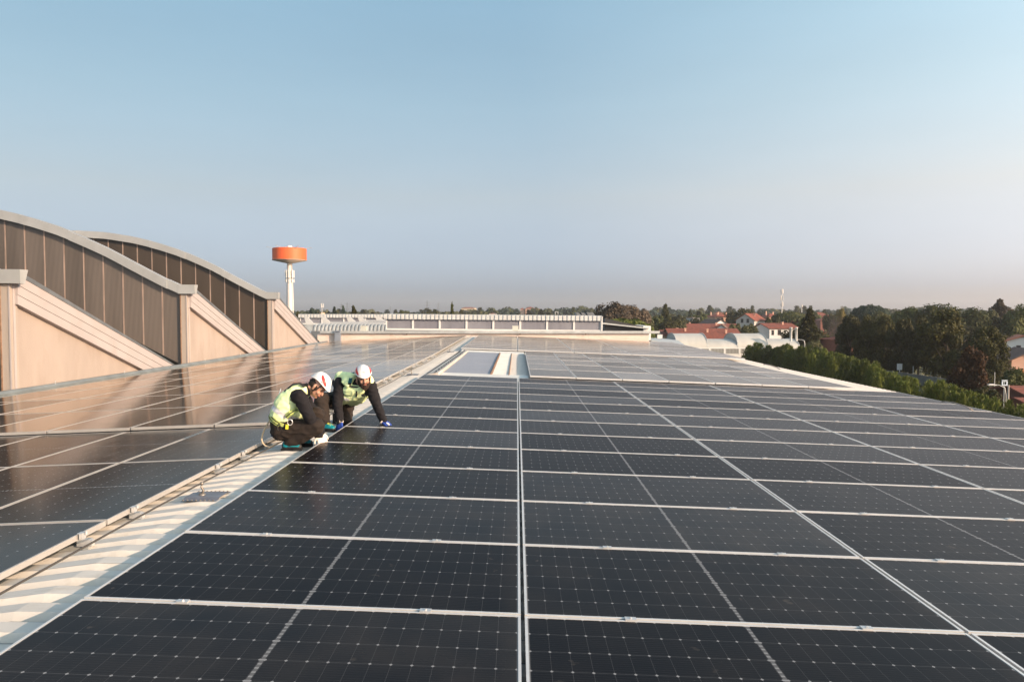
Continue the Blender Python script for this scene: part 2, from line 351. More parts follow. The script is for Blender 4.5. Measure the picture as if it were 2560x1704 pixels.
def sawtooth_hall(i, Y):
    lab = ('cropped sawtooth hall at the far left with a long beige side wall',
           'middle sawtooth hall with brown fluted glazing under a grey arched edge',
           'farthest sawtooth hall with the darkest glazing, next to the water tower')[i]
    root = tag(empty('sawtooth_hall', (XW, Y, ZBASE)), lab, 'factory hall', 'arched sawtooth halls along the left side')
    P = lambda o: child_at(o, root)
    Yn = Y + 8.45
    pane_m = MT['pane1'] if i < 2 else MT['pane2']
    # gable wall: triangle under the sloping fascia
    zt, zb = 2.20, ZBASE - .02
    Y0, Y1 = Y + .22, Y + 7.45
    zl = lambda y: 2.20 - (y - Y0) * (2.20 - ZBASE + .05) / (Y1 - Y0)
    m = MB(); m.prism([(XW - .06, Y0, zb - .3), (XW - .06, Y1 + .7, zb - .3), (XW - .06, Y1, zb), (XW - .06, Y0, zt - .12)], (-.22, 0, 0)); P(m.build('side_wall', MT['stucco']))
    # pillar: broad channel with a raised front rib
    m = MB(); m.box((XW - .235, Y - .02, zb - .3), (XW - .002, Y + .21, 2.12)); p = P(m.build('pillar', MT['concrete']))
    for xx in (XW - .235, XW - .035):
        m = MB(); m.box((xx, Y - .034, zb - .3), (xx + .03, Y - .021, 2.115)); q = m.build('rib', MT['board'] if xx > XW - .1 else MT['rust']); q.parent = p
    m = MB(); m.box((XW - .0015, Y + .05, zb - .3), (XW + .016, Y + .12, 2.118)); q = m.build('rib', MT['board']); q.parent = p
    # three sloping fascia boards, each a little proud of the one below
    slope = (zl(Y0) - zl(Y1)) / (Y1 - Y0)
    ya, yb = Y + .10, Y + 7.55
    bh = .205
    for k in range(3):
        hi = .02 - k * (bh + .006)
        za, zb2 = zl(ya) + hi, zl(yb) + hi
        x0 = XW + .10 - .010 * k
        def cut(z_top, z_bot, ys_, ye_):
            return
        # clip where the board meets the gutter
        def y_at(z, off): return ya + (zl(ya) + off - z) / slope
        lowz = ZBASE + .02
        m = MB(); poly = [(x0, ya, za - bh), (x0, y_at(lowz, hi - bh), lowz), (x0, y_at(lowz, hi), lowz), (x0, ya, za)]
        m.prism(poly, (-.24, 0, 0)); P(m.build('fascia_board', MT['board']))
    # dark verge cap on top of the boards
    m = MB(); hi = .022
    yl = ya + (zl(ya) + hi - ZBASE - .02) / slope
    xq = XW + .115
    m.prism([(xq, ya - .02, zl(ya) + .07), (xq, ya + .3, zl(ya) + .02), (xq, yl + .12, ZBASE + .02), (xq, yl, ZBASE + .02), (xq, ya + .35, zl(ya + .35) + hi), (xq, ya - .02, zl(ya) + hi)], (-.16, 0, 0))
    P(m.build('verge_cap', MT['steel_d']))
    # arched roof: ruled surface falling from the arch to the foot of the next glazing
    m = MB(); xs = [XW + .05 - .3 * k for k in range(62)]; cols = 6
    for x in xs:
        za = arch_z(x) - .16
        for c in range(cols):
            f = c / (cols - 1); m.v.append((x, Y + .1 + f * 8.2, za + (ZBASE - .10 - za) * f))
    for a in range(len(xs) - 1):
        for c in range(cols - 1): m.f.append((a*cols+c, (a+1)*cols+c, (a+1)*cols+c+1, a*cols+c+1)); m.m.append(0)
    P(m.build('arched_roof', MT['steel'], smooth=True))
    # metal fascia following the arch, in separate lengths
    edge = [XW + .30, XW - .25] + [XW - .62 - 1.62 * k for k in range(11)]
    for k in range(len(edge) - 1):
        xa, xb = edge[k], edge[k+1]; m = MB(); n = 5
        pts = [xa + (xb - xa) * q / (n - 1) - (.004 if q == n - 1 else 0) for q in range(n)]
        wob = random.uniform(-.012, .012)
        top = [(x, Y - .12 + wob, arch_z(x) + .03 + wob) for x in pts]; bot = [(x, Y - .12 + wob, arch_z(x) - .27 + wob) for x in pts]
        vs = top + bot + [(x, Y + .14, z) for x, y, z in top] + [(x, Y + .03, z - .01) for x, y, z in bot]
        fs = []
        for q in range(n - 1):
            fs += [(q, n+q, n+q+1, q+1), (q, q+1, 2*n+q+1, 2*n+q), (n+q, 3*n+q, 3*n+q+1, n+q+1), (2*n+q, 2*n+q+1, 3*n+q+1, 3*n+q)]
        fs += [(0, 2*n, 3*n, n), (n-1, 2*n-1, 4*n-1, 3*n-1)]
        m.add(vs, fs); P(m.build('arch_fascia', MT['fascia_m']))
    # glazing: each pane and each mullion its own piece
    for k in range(26):
        xr = XW - .235 - PANE_W * k; xl = xr - PANE_W + .045
        dz = -.24
        m = MB(); m.prism([(xl, Y + .06, ZBASE - .2), (xr, Y + .06, ZBASE - .2), (xr, Y + .06, arch_z(xr) + dz), (xl, Y + .06, arch_z(xl) + dz)], (0, .02, 0))
        P(m.build('pane', pane_m))
        m = MB(); m.prism([(xl - .045, Y + .05, ZBASE - .2), (xl, Y + .05, ZBASE - .2), (xl, Y + .05, arch_z(xl) + dz), (xl - .045, Y + .05, arch_z(xl - .045) + dz)], (0, .04, 0))
        P(m.build('mullion', MT['mullion']))
    return root
for i, Y in enumerate(PY): sawtooth_hall(i, Y)

# gutter along the foot of the halls
m = MB(); gx = XW + .26
prof = [(-.10, .06), (-.06, .09), (.02, .085), (.06, .03), (.09, .04), (.09, -.04), (-.10, -.04)]
L0, L1 = 2.0, 40.9
for y in (L0, 12, 24, 33, L1):
    for x, z in prof: m.v.append((gx + x, y, ZBASE + z + .5 * rise(y)))
n = len(prof)
for i in range(4):
    for j in range(n): m.f.append((i*n+j, i*n+(j+1)%n, (i+1)*n+(j+1)%n, (i+1)*n+j)); m.m.append(0)
gut = tag(m.build('gutter', MT['gut']), 'weathered metal gutter running along the foot of the left halls', 'gutter')
for k in range(9):
    q = MB(); yy = 11.5 + 2.7 * k + random.uniform(-.5, .5); q.cbox((gx + .02, yy, ZBASE + .105 + .5*rise(yy)), (.012, .02, .09)); q.build('gutter_clip', MT['alu'], gut)
m = MB(); m.box((XW - .06, 2, -.62), (gx - .1, 41, ZBASE - .005)); tag(m.build('kerb_wall', MT['stucco']), kind='structure')

# ------------------------------------------------------------------ solar panels
MT['cellA'] = cell_mat('anti_glare_cells', 0, .41, .24, .0849, .1685, .035, (1,.925,.90))
MT['cellB1'] = cell_mat('satin_cells', 1, .70, .13, .0835, .1695, .03, (1,.95,.90))
MT['cellB2'] = cell_mat('glossy_cells_left', 1, 1.0, .11, .0835, .1695, .12, (1,.93,.86))
MT['cellC'] = cell_mat('dusty_cells', 1, .82, .16, .0825, .1665, .20, (1,.91,.84))
MT['cellE'] = cell_mat('dusty_cells_far', 0, .88, .13, .0849, .1685, .20, (1,.91,.84))
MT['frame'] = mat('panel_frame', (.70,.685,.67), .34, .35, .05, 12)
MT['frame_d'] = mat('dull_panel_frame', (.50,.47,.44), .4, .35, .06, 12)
def panel_meshes(key, w, l, cell):
    hw, hl, fwid, fh = w/2, l/2, .0125, .036
    f = MB()
    f.box((-hw, -hl, -fh), (hw, -hl + fwid, 0)); f.box((-hw, hl - fwid, -fh), (hw, hl, 0))
    f.box((-hw, -hl + fwid, -fh), (-hw + fwid, hl - fwid, -.0004)); f.box((hw - fwid, -hl + fwid, -fh), (hw, hl - fwid, -.0004))
    g_ = MB(); g_.box((-hw + fwid + .0005, -hl + fwid + .0005, -.008), (hw - fwid - .0005, hl - fwid - .0005, -.0022))
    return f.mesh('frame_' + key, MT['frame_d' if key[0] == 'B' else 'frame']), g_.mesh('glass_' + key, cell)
cm = MB(); cm.box((-.027, -.017, .001), (.027, .017, .006)); cm.box((-.027, -.007, -.02), (.027, .007, .001)); cm.tube([(0,0,.006),(0,0,.011)], .006, 6)
CLAMP = cm.mesh('clamp', MT['alu'])
FR, GL = {}, {}
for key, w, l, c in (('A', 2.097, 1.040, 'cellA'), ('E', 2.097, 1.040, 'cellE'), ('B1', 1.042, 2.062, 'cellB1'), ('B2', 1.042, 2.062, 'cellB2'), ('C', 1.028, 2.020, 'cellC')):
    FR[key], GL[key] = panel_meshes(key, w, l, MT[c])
rnd = random.Random(3)
def panel(key, x, y, z, tilt, label, group, clamps=None, jit=.0012, lift=0):
    root = tag(empty('solar_panel', (x, y, z + lift)), label, 'solar panel', group)
    root.rotation_euler = (rnd.uniform(-jit, jit) + lift * 0 + (.008 if y > 26.5 else 0), tilt + rnd.uniform(-jit, jit), 0)
    link('frame', FR[key], root); link('glass', GL[key], root)
    for c in clamps or (): link('clamp', CLAMP, root, c)
    return root
# A: the wide dark array right of the walkway, five columns
YA0, PXA, PYA, XA0 = 3.405, 2.115, 1.058, .028
for r in range(-3, 12):
    for c in range(5):
        x = XA0 + (c - .5) * PXA; y = YA0 + (r + .5) * PYA
        lab = 'dark solar panel of the near array, %s row from camera, %s column from walkway' % (ORD[r + 3 - 1] if r > -3 else 'lowest', ORD[c])
        if r == -3: continue
        cl = [(dx, .529, 0) for dx in (-.57 + rnd.uniform(-.05,.05), .57 + rnd.uniform(-.05,.05))] if r < 8 and (c < 4) else ()
        panel('A', x, y, zA(x), TA, lab, 'dark panels of the near array', cl, jit=.0012)
YAE = YA0 + 12 * PYA
# C: seven columns of upright panels behind, raised one frame
XC0, PXC, PYC = .287, 1.045, 2.04
for r in range(5):
    for c in range(7):
        x = XC0 + (c + .5) * PXC; y = 16.27 + (r + .5) * PYC
        panel('C', x, y, zA(x), TA, 'pale solar panel of the middle array, %s row from front, %s column from skylight' % (ORD[r], ORD[c]), 'pale panels of the middle array', jit=.0022, lift=.046)
# E: far array, five columns of lying panels
for r in range(12):
    for c in range(5):
        x = XA0 + (c - .5) * PXA; y = 26.95 + (r + .5) * PYA
        panel('E', x, y, zA(x) + rise(y), TA, 'grey panel of the farthest right array, %s row from front, %s column from walkway' % (ORD[r], ORD[c]), 'panels of the farthest right array', jit=.0018, lift=.05)
# B1 / B2: left of the walkway, seven columns
XB0, PXB, PYB = -2.762, 1.062, 2.085
YB_ROW = 4.83                                          # a row joint
for r in range(-2, 2):
    for c in range(7):
        x = XB0 - (c + .5) * PXB; y = YB_ROW + (r + .5) * PYB
        if r == -2 and c < 1 or c > 6: continue
        panel('B1', x, y, zB(x), -TB, 'dark solar panel left of the walkway, %s row from camera, %s column from it' % (ORD[r + 2], ORD[c]), 'dark panels left of the walkway', jit=.0012)
YB2 = YB_ROW + 2 * PYB + .06
for r in range(15):
    for c in range(7):
        x = XB0 - (c + .5) * PXB; y = YB2 + (r + .5) * PYB
        if y > 40.6: continue
        panel('B2', x, y, zB(x) + rise(y), -TB, 'glossy panel mirroring the halls, %s row past the step, %s column from walkway' % (ORD[r], ORD[c]), 'glossy panels mirroring the left halls', jit=.0022, lift=.04)
# mounting rails with end clamps below the left panels
rm = MB(); rm.box((-.02, -.018, -.04), (.075, .018, -.002)); rm.box((-.02, -.018, -.0018), (.06, -.012, .004)); rm.box((-.02, .012, -.0018), (.06, .018, .004)); RAIL = rm.mesh('rail_end', MT['alu'])
bk = MB(); bk.prism([(.015, -.012, -.075), (.05, -.012, -.075), (.05, -.012, .0), (-.0, -.012, .0)], (0, .05, 0)); bk.prism([(.0, .0, -.04), (.0, .0, -.078), (-.16, .0, -.078), (-.16, .0, -.04)], (0, .03, 0)); BRK = bk.mesh('bracket', MT['steel'])
ec = MB(); ec.box((-.004, -.022, -.036), (.014, .022, .004)); ec.box((-.016, -.022, .0045), (.014, .022, .008)); ec.tube([(.03,0,-.002),(.03,0,.018)], .006, 6); ENDC = ec.mesh('end_clamp', MT['alu'])
k = 0
for r in range(0, 18):
    for dy in (-.31, .31):
        y = YB_ROW + r * PYB + dy
        if r == 2: y += .03
        if y > 40.4 or k >= 20: continue
        x = XB0 + .004; lift = .04 if r >= 2 else 0
        root = tag(empty('mounting_rail', (x, y, zB(x) - .036 + lift + rise(y))), 'aluminium rail end with clamp under the left panels, %s from the camera' % ORD[k], 'mounting rail', 'rail ends along the left of the walkway'); k += 1
        link('rail_end', RAIL, root); link('bracket', BRK, root, (0, .0, -.0)); link('end_clamp', ENDC, root, (.003, 0, .036))

# ------------------------------------------------------------------ walkway: safety cable and anchors, skylight strip
CX = -2.47
def cable_z(y): return .105 + rise(y)
m = MB(); m.tube([(CX + .012 * math.sin(y), y, cable_z(y) - .012 * math.sin((y - 5.6) * .55) ** 2) for y in [1.5 + .8 * k for k in range(49)]], .0065, 6)
cab = tag(m.build('safety_cable', MT['cable'], smooth=True), 'thin dark lifeline cable stretched along the white walkway', 'cable')
def anchor(y, label):
    z = zroof(CX) + .004 + rise(y)
    root = tag(empty('cable_anchor', (CX, y, z)), label, 'cable anchor', 'lifeline anchors on the walkway')
    m = MB(); n = 9
    pts = [(-.15 + .3 * q / (n - 1)) for q in range(n)]
    for q in pts:                                       # plate moulded over one rib
        zz = .004 + (.012 if abs(q) < .09 else 0)
        for x in (-.10, .17): m.v.append((x, q, zz)); m.v.append((x, q, zz - .003))
    for q in range(n - 1):
        b = q * 4; m.f += [(b, b+4, b+6, b+2), (b+1, b+3, b+7, b+5), (b, b+1, b+5, b+4), (b+2, b+6, b+7, b+3)]; m.m += [0] * 4
    m.build('plate', mat('blue_steel_plate', (.30,.32,.36), .35, .7, .15, 4) if 'plate' not in MT else MT['plate'], root)
    m = MB()
    for sx in (-.14, .14):
        for q in range(8): m.lathe([(0, .007), (.006, .006), (.008, 0)], 6, (-.085 + .033 * q, sx, .006))
    tag(m.build('rivets', MT['postm'], root), kind='stuff')
    m = MB(); m.lathe([(0, .03), (.022, .03), (.028, .018), (.03, .012)], 10); m.build('base_nut', MT['postm'], root, True)
    m = MB(); hz = cable_z(y) - z
    m.tube([(.0, 0, .02), (.012, 0, .05), (-.004, 0, hz - .03), (0, 0, hz - .012)], [.011, .010, .009, .008], 8); m.lathe([(0,.014),(.012,.010),(.016,0),(.012,-.010),(0,-.014)], 8, (0, 0, hz)); m.build('post', MT['postm'], root, True)
MT['plate'] = mat('blue_steel_plate', (.25,.245,.27), .42, .6, .2, 9)
MT['postm'] = mat('worn_steel_post', (.26,.23,.20), .45, .6, .2, 30)
anchor(5.62, 'riveted lifeline anchor plate with bent post nearest the camera')
anchor(16.9, 'lifeline anchor behind the two workers at half the walkway')
anchor(26.6, 'lifeline anchor at the far end of the walkway')

MT['poly2'] = mat('trough_polycarbonate', (.20,.225,.28), .4, 0, .15, 2, stretch=(.6,5,1), dirt=(.34,.31,.29), dscale=3, damt=.5)  # slightly darker tone for the trough faces of the strip
sk = tag(empty('roof_skylight', (-1.2, 22, -.05)), 'blue grey translucent skylight strip between white flashings beyond the near array', 'skylight')
zs = lambda x, y: -.037 * x - .075 + rise(y)
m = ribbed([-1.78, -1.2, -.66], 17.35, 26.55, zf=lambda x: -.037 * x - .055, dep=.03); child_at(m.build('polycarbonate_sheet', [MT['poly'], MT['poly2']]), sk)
m = MB(); m.prism([(-2.10, 16.5, .03), (-1.80, 16.5, .085), (-1.80, 16.5, -.06), (-2.10, 16.5, -.06)], (0, 10.1, 0)); child_at(m.build('side_flashing', mat('stained_flashing', (.60,.54,.48), .6, .1, .12, 2, dirt=(.30,.20,.13), dscale=5, damt=.7)), sk)
m = MB()
for k in range(44):
    y = 16.7 + k * PIT; m.cbox((-1.90 + .012 * math.sin(k * 2.3), y, .074 + rise(y)), (.035, .07, .012)); m.cbox((-2.085, y + .1, .030 + rise(y)), (.05, .09, .02))
o = child_at(m.build('filler_strip', MT['dark']), sk); o['kind'] = 'stuff'
m = MB(); m.prism([(-.635, 17.3, .0), (-.605, 17.3, .0), (-.595, 17.3, -.06), (-.645, 17.3, -.06)], (0, 9.2, 0)); child_at(m.build('rusty_flashing', MT['rust']), sk)
m = ribbed([-.59, -.2], 17.3, 26.5, zf=lambda x: -.037 * x - .05); child_at(m.build('ribbed_sheet', [MT['sheet_w'], MT['sheet_shade']]), sk)
m = MB(); m.prism([(-.20, 17.3, -.02), (-.18, 17.3, -.02), (-.18, 17.3, -.08), (-.20, 17.3, -.08)], (0, 9.2, 0)); child_at(m.build('rusty_flashing', MT['rust']), sk)
m = MB(); m.prism([(-1.78, 16.75, .005), (-1.78, 17.35, .02), (-1.78, 17.35, -.08), (-1.78, 16.75, -.08)], (2.05, 0, -.076)); child_at(m.build('front_flashing', MT['sheet_w']), sk)
m = MB(); m.prism([(-2.05, 26.40, .03), (-2.05, 26.93, .085), (-2.05, 26.93, -.08), (-2.05, 26.40, -.08)], (2.32, 0, -.086)); child_at(m.build('rear_flashing', MT['sheet_w']), sk)

# ------------------------------------------------------------------ parapet and the skylight ridges behind it
YP = 41.3
par = tag(empty('parapet', (-1, YP, 0)), 'low cream parapet closing the far end of the panel roof', 'parapet')
def zpt(x): return .285 - .0018 * (x + 11)
xp = [-11.4, -9.9, -7.2, -4.4, -1.6, 1.2, 4.1, 7.52]
for a, b in zip(xp, xp[1:]):
    for zlo, zhi, dy in ((-.8, -.02, 0), (-.016, .135, .006), (.139, .285, 0)):
        m = MB(); m.box((a + .004, YP + dy, zlo), (b - .004, YP + .2, zhi)); child_at(m.build('parapet_panel', MT['parapet']), par)
m = MB(); m.box((-11.2, YP - .16, .292), (8.1, YP + .35, .335)); m.box((-11.2, YP - .17, .336), (8.1, YP - .13, .44)); child_at(m.build('metal_coping', MT['steel']), par)
for u in (838, 1016, 1300, 1465):
    p = at(u, 833, YP - .2)
    m = MB(); m.cbox((p.x, YP - .06, .25), (.05, .10, .06)); child_at(m.build('coping_bracket', MT['rust']), par)
p = at(845, 840, YP - .1); m = MB(); m.box((p.x - .17, YP - .22, -.22), (p.x + .17, YP - .005, .40)); m.cbox((p.x, YP - .16, .43), (.36, .3, .05))
tag(m.build('duct_box', mat('blue_grey_sheet_metal', (.36,.40,.46), .35, .6, .1, 2)), 'bluish metal duct box mounted on the left end of the parapet', 'duct box')
for u, lab in ((910, 'small pale green box standing on the coping left of the skylight row'), (1288.5, 'pale green box in front of the fourth skylight bay')):
    p = at(u, 822, YP); m = MB(); m.box((p.x - .17, YP - .1, .338), (p.x + .17, YP + .12, .70)); m.box((p.x - .185, YP - .115, .702), (p.x + .185, YP + .135, .73))
    tag(m.build('equipment_box', mat('pale_green_paint', (.55,.56,.50), .5, 0, .06, 2)), lab, 'box')
# white end block and overhang at the right
p = at(1615, 828, 47); m = MB(); m.box((p.x - .2, 46.8, -.3), (p.x + .28, 52, .62)); tag(m.build('white_end_wall', MT['white']), 'small white end wall at the right end of the skylight roof', 'wall')
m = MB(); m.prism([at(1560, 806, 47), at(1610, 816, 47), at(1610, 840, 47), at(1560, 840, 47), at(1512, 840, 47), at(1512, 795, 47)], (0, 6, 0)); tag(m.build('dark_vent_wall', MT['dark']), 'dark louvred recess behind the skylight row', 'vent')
m = MB(); m.prism([at(1505, 806, 46.6), at(1622, 819, 46.6), at(1622, 822, 46.6), at(1505, 809.5, 46.6)], (0, 6.5, 0)); tag(m.build('sloping_roof_edge', MT['steel']), 'thin grey roof edge sloping down over the dark recess', 'roof edge')
# roof deck behind the parapet
m = MB(); m.box((-30, YP + .2, GZ), (8.3, 95, -.35)); tag(m.build('rear_roof', MT['steel']), kind='structure')

MT['flute'] = fluted('milky_fluted_glazing', (.25,.25,.28), (.13,.13,.16))
def ribcap(x0, x1, y, z, h, d, step=.27):
    m = MB(); x = x0; k = 0
    while x < x1:
        e = min(x + step * .5, x1); o = .0 if k % 2 else .05
        m.prism([(x, y - o, z), (e, y - o, z), (e, y - o + .02, z + h), (x, y - o + .02, z + h)], (0, d, .02)); x = e; k += 1
    return m
def skylight_row(u0, u1, vt, vg0, vg1, vb, Y, bays, label, tilt=0):
    a, b = at(u0, vb, Y), at(u1, vb, Y); w = (b.x - a.x) / bays
    zt = at(u0, vt, Y).z; g0 = at(u0, vg0, Y).z; g1 = at(u0, vg1, Y).z; zb = a.z
    root = tag(empty('skylight_row', (a.x, Y, zb), (0, tilt, 0)), label, 'skylight', 'skylight rows on the rear roof')
    L = lambda z: z - zb
    for k in range(bays):
        x = k * w
        m = MB(); m.box((x + .05, .05, L(g1) + .03), (x + w - .05, .08, L(g0) - .02)); m.build('pane', MT['flute'], root)
        m = MB(); m.box((x, 0, L(g1) + .02), (x + .06, .10, L(g0))); m.box((x + w - .06, 0, L(g1) + .02), (x + w - .004, .10, L(g0))); m.box((x, -.01, L(g1) - .09), (x + w - .004, .11, L(g1) + .019)); m.build('bay_frame', MT['white'], root)
    m = ribcap(-.1, bays * w + .05, -.10, L(g0) - .03, L(zt) - L(g0) + .02, .5); m.build('ribbed_cap', mat('pale_ribbed_steel', (.62,.61,.58), .45, .2, .08, 2) if 'ribcap' not in MT else MT['ribcap'], root)
    m = MB(); m.box((-.02, .10, -.6), (bays * w + .02, .5, L(g0) - .04)); m.build('housing', MT['steel'], root)
    m = MB(); m.prism([(bays*w + .022, -.05, L(g1) - .1), (bays*w + .022, .6, L(g1) - .1), (bays*w + .022, .45, L(zt)), (bays*w + .022, -.05, L(zt) - .05)], (.08, 0, 0)); m.build('end_panel', MT['white'], root)
    return root
MT['ribcap'] = mat('pale_ribbed_steel', (.58,.57,.55), .45, .2, .08, 2); MT['groove'] = mat('dark_groove', (.27,.27,.27), .6, .2, .2, 3)  # groove: darker tone on the low strips between the barrel ribs
skylight_row(965, 1502, 784.5, 796, 821, 826, 46, 8, 'long skylight row of eight milky bays under a ribbed cap', .0085)
skylight_row(750, 968, 785, 793, 808, 810, 62, 4, 'shorter skylight row farther back on the left', .002)
# barrel roof with ribs at the left, and one at the right
def barrel(u0, u1, vtop, vbot, Y, label, step, depth=None):
    a, b = at(u0, vbot, Y), at(u1, vbot, Y); zt = at(u0, vtop, Y + 1).z
    h = zt - a.z; d = depth or h * 2.2
    root = tag(empty('barrel_roof', a), label, 'barrel roof', 'ribbed barrel roofs behind the parapet')
    m = MB(); n = 9; x = 0
    xs = []
    while x < b.x - a.x: xs += [(x, 0), (x + step * .40, 0), (x + step * .5, .045), (x + step * .9, .045)]; x += step
    for xx, o in xs:
        for j in range(n):
            t = math.pi * .62 * j / (n - 1)
            m.v.append((xx, d * .62 * (1 - math.cos(t)) - o * math.cos(t), math.sin(t) * h + o * math.sin(t)))
    for i in range(len(xs) - 1):
        for j in range(n - 1): m.f.append((i*n+j, (i+1)*n+j, (i+1)*n+j+1, i*n+j+1)); m.m.append(1 if i % 4 == 0 else 0)
    m.build('ribbed_sheet', [MT['steel'], MT['groove']], root)
    m = MB(); m.box((-.05, -.06, -.9), (b.x - a.x + .05, .02, -.005)); m.build('eave_beam', MT['steel_d'], root)
    return root
barrel(780, 960, 811, 827, 50, 'ribbed barrel roof left of the long skylight row', .26)
barrel(1506, 1562, 811, 832, 48.5, 'short curved ribbed roof right of the long skylight row', .34)
for k, (u, du, v0_, v1_) in enumerate(((775, 24, 792, 812), (818, 20, 792, 809), (880, 16, 791, 806), (908, 16, 791, 805), (951, 12, 790, 801))):
    Y = 57 + k; m = MB(); p, q, r_ = at(u - 9, v1_, Y), at(u + 12, v1_, Y), at(u - 7, v0_, Y)
    m.prism([p, q, r_ + Vector((.05, 0, 0)), r_ - Vector((.25, 0, 0))], (0, .12, 0)); tag(m.build('slanted_fin', MT['ribcap']), ('white slanted fin between the back skylight panes, %s from the left' % ORD[k]), 'fin', 'slanted fins of the back skylights')
for k, (u0, u1, v) in enumerate(((793, 958, 809), (826, 966, 805.5), (908, 966, 801))):
    m = MB(); p, q = at(u0, v, 55 + k), at(u1, v, 55 + k); m.box((p.x, 55 + k, p.z - .06), (q.x, 55.6 + k, p.z + .04)); tag(m.build('flat_panel_edge', MT['alu']), ('white edge of a low roof strip, %s from below, left of the skylights' % ORD[k]), 'roof strip', 'low white roof strips')
# aerial frame on top of the cap
m = MB(); p = at(1391.5, 786, 47)
for dx in (-.09, .09): m.box((p.x + dx - .012, 47, p.z), (p.x + dx + .012, 47.03, p.z + .17))
m.box((p.x - .1, 47, p.z + .171), (p.x + .1, 47.03, p.z + .19)); tag(m.build('pipe_frame', MT['white']), 'small white pipe frame on top of the skylight cap', 'pipe frame')
for k, u in enumerate((1448, 1461, 1475)):
    p, q, r_ = at(u - 5, 788.5, 60), at(u + (8 if k < 2 else 14), 789, 60), at(u - 9, 780.8, 60)
    m = MB(); m.prism([p, q, r_ + Vector((.55 if k == 2 else .2, 0, .0)), r_], (0, 2, 0)); tag(m.build('roof_vent', MT['steel_d']), ('%s of the three tilted grey roof vents above the skylight row' % ORD[k]), 'roof vent', 'tilted roof vents')
# ------------------------------------------------------------------ haze, closed box round everything but the sky
m = MB(); m.box((-2700, -400, GZ - 1), (2700, 2700, 48))
hz = m.mesh('haze', []); hm = bpy.data.materials.new('haze_air'); hm.use_nodes = True; hn = hm.node_tree; hn.nodes.clear()
pv = hn.nodes.new('ShaderNodeVolumePrincipled'); pv.inputs['Color'].default_value = (.93, .95, 1.0, 1); pv.inputs['Density'].default_value = .00015; pv.inputs['Anisotropy'].default_value = .2
ho = hn.nodes.new('ShaderNodeOutputMaterial'); hn.links.new(pv.outputs[0], ho.inputs['Volume']); hz.materials.append(hm)
tag(link('haze', hz), kind='stuff')

# ------------------------------------------------------------------ foliage
LM = dict(
    dark=leaf_mat('dark_leaves', (.006,.009,.003), (.072,.066,.014)),
    mid=leaf_mat('green_leaves', (.026,.040,.012), (.100,.105,.028)),
    thuja=leaf_mat('thuja_leaves', (.020,.036,.008), (.150,.175,.032)),
    olive=leaf_mat('olive_leaves', (.050,.058,.022), (.120,.115,.050)),
    brown=leaf_mat('rusty_needles', (.055,.042,.028), (.125,.090,.060)),
    red=leaf_mat('bronze_leaves', (.010,.010,.005), (.110,.048,.016)),
    yellow=leaf_mat('autumn_leaves', (.110,.095,.025), (.240,.180,.045)),
    blue=leaf_mat('blue_conifer_leaves', (.022,.040,.030), (.060,.085,.060)),
    bare=leaf_mat('bare_twigs', (.150,.110,.095), (.260,.190,.160)),
)
def leaf(m, p, nrm, s, rnd_, asp=1.6):
    a = nrm.orthogonal().normalized(); a.rotate(Matrix.Rotation(rnd_.uniform(0, 6.28), 3, nrm)); b = nrm.cross(a)
    a *= s * asp * .5; b *= s * .5
    m.add([p - a, p - a * .1 - b, p + a, p - a * .1 + b], [(0, 1, 2, 3)])
def rdir(q):
    while True:
        v = Vector((q.uniform(-1,1), q.uniform(-1,1), q.uniform(-1,1)))
        if .05 < v.length < 1: return v.normalized()
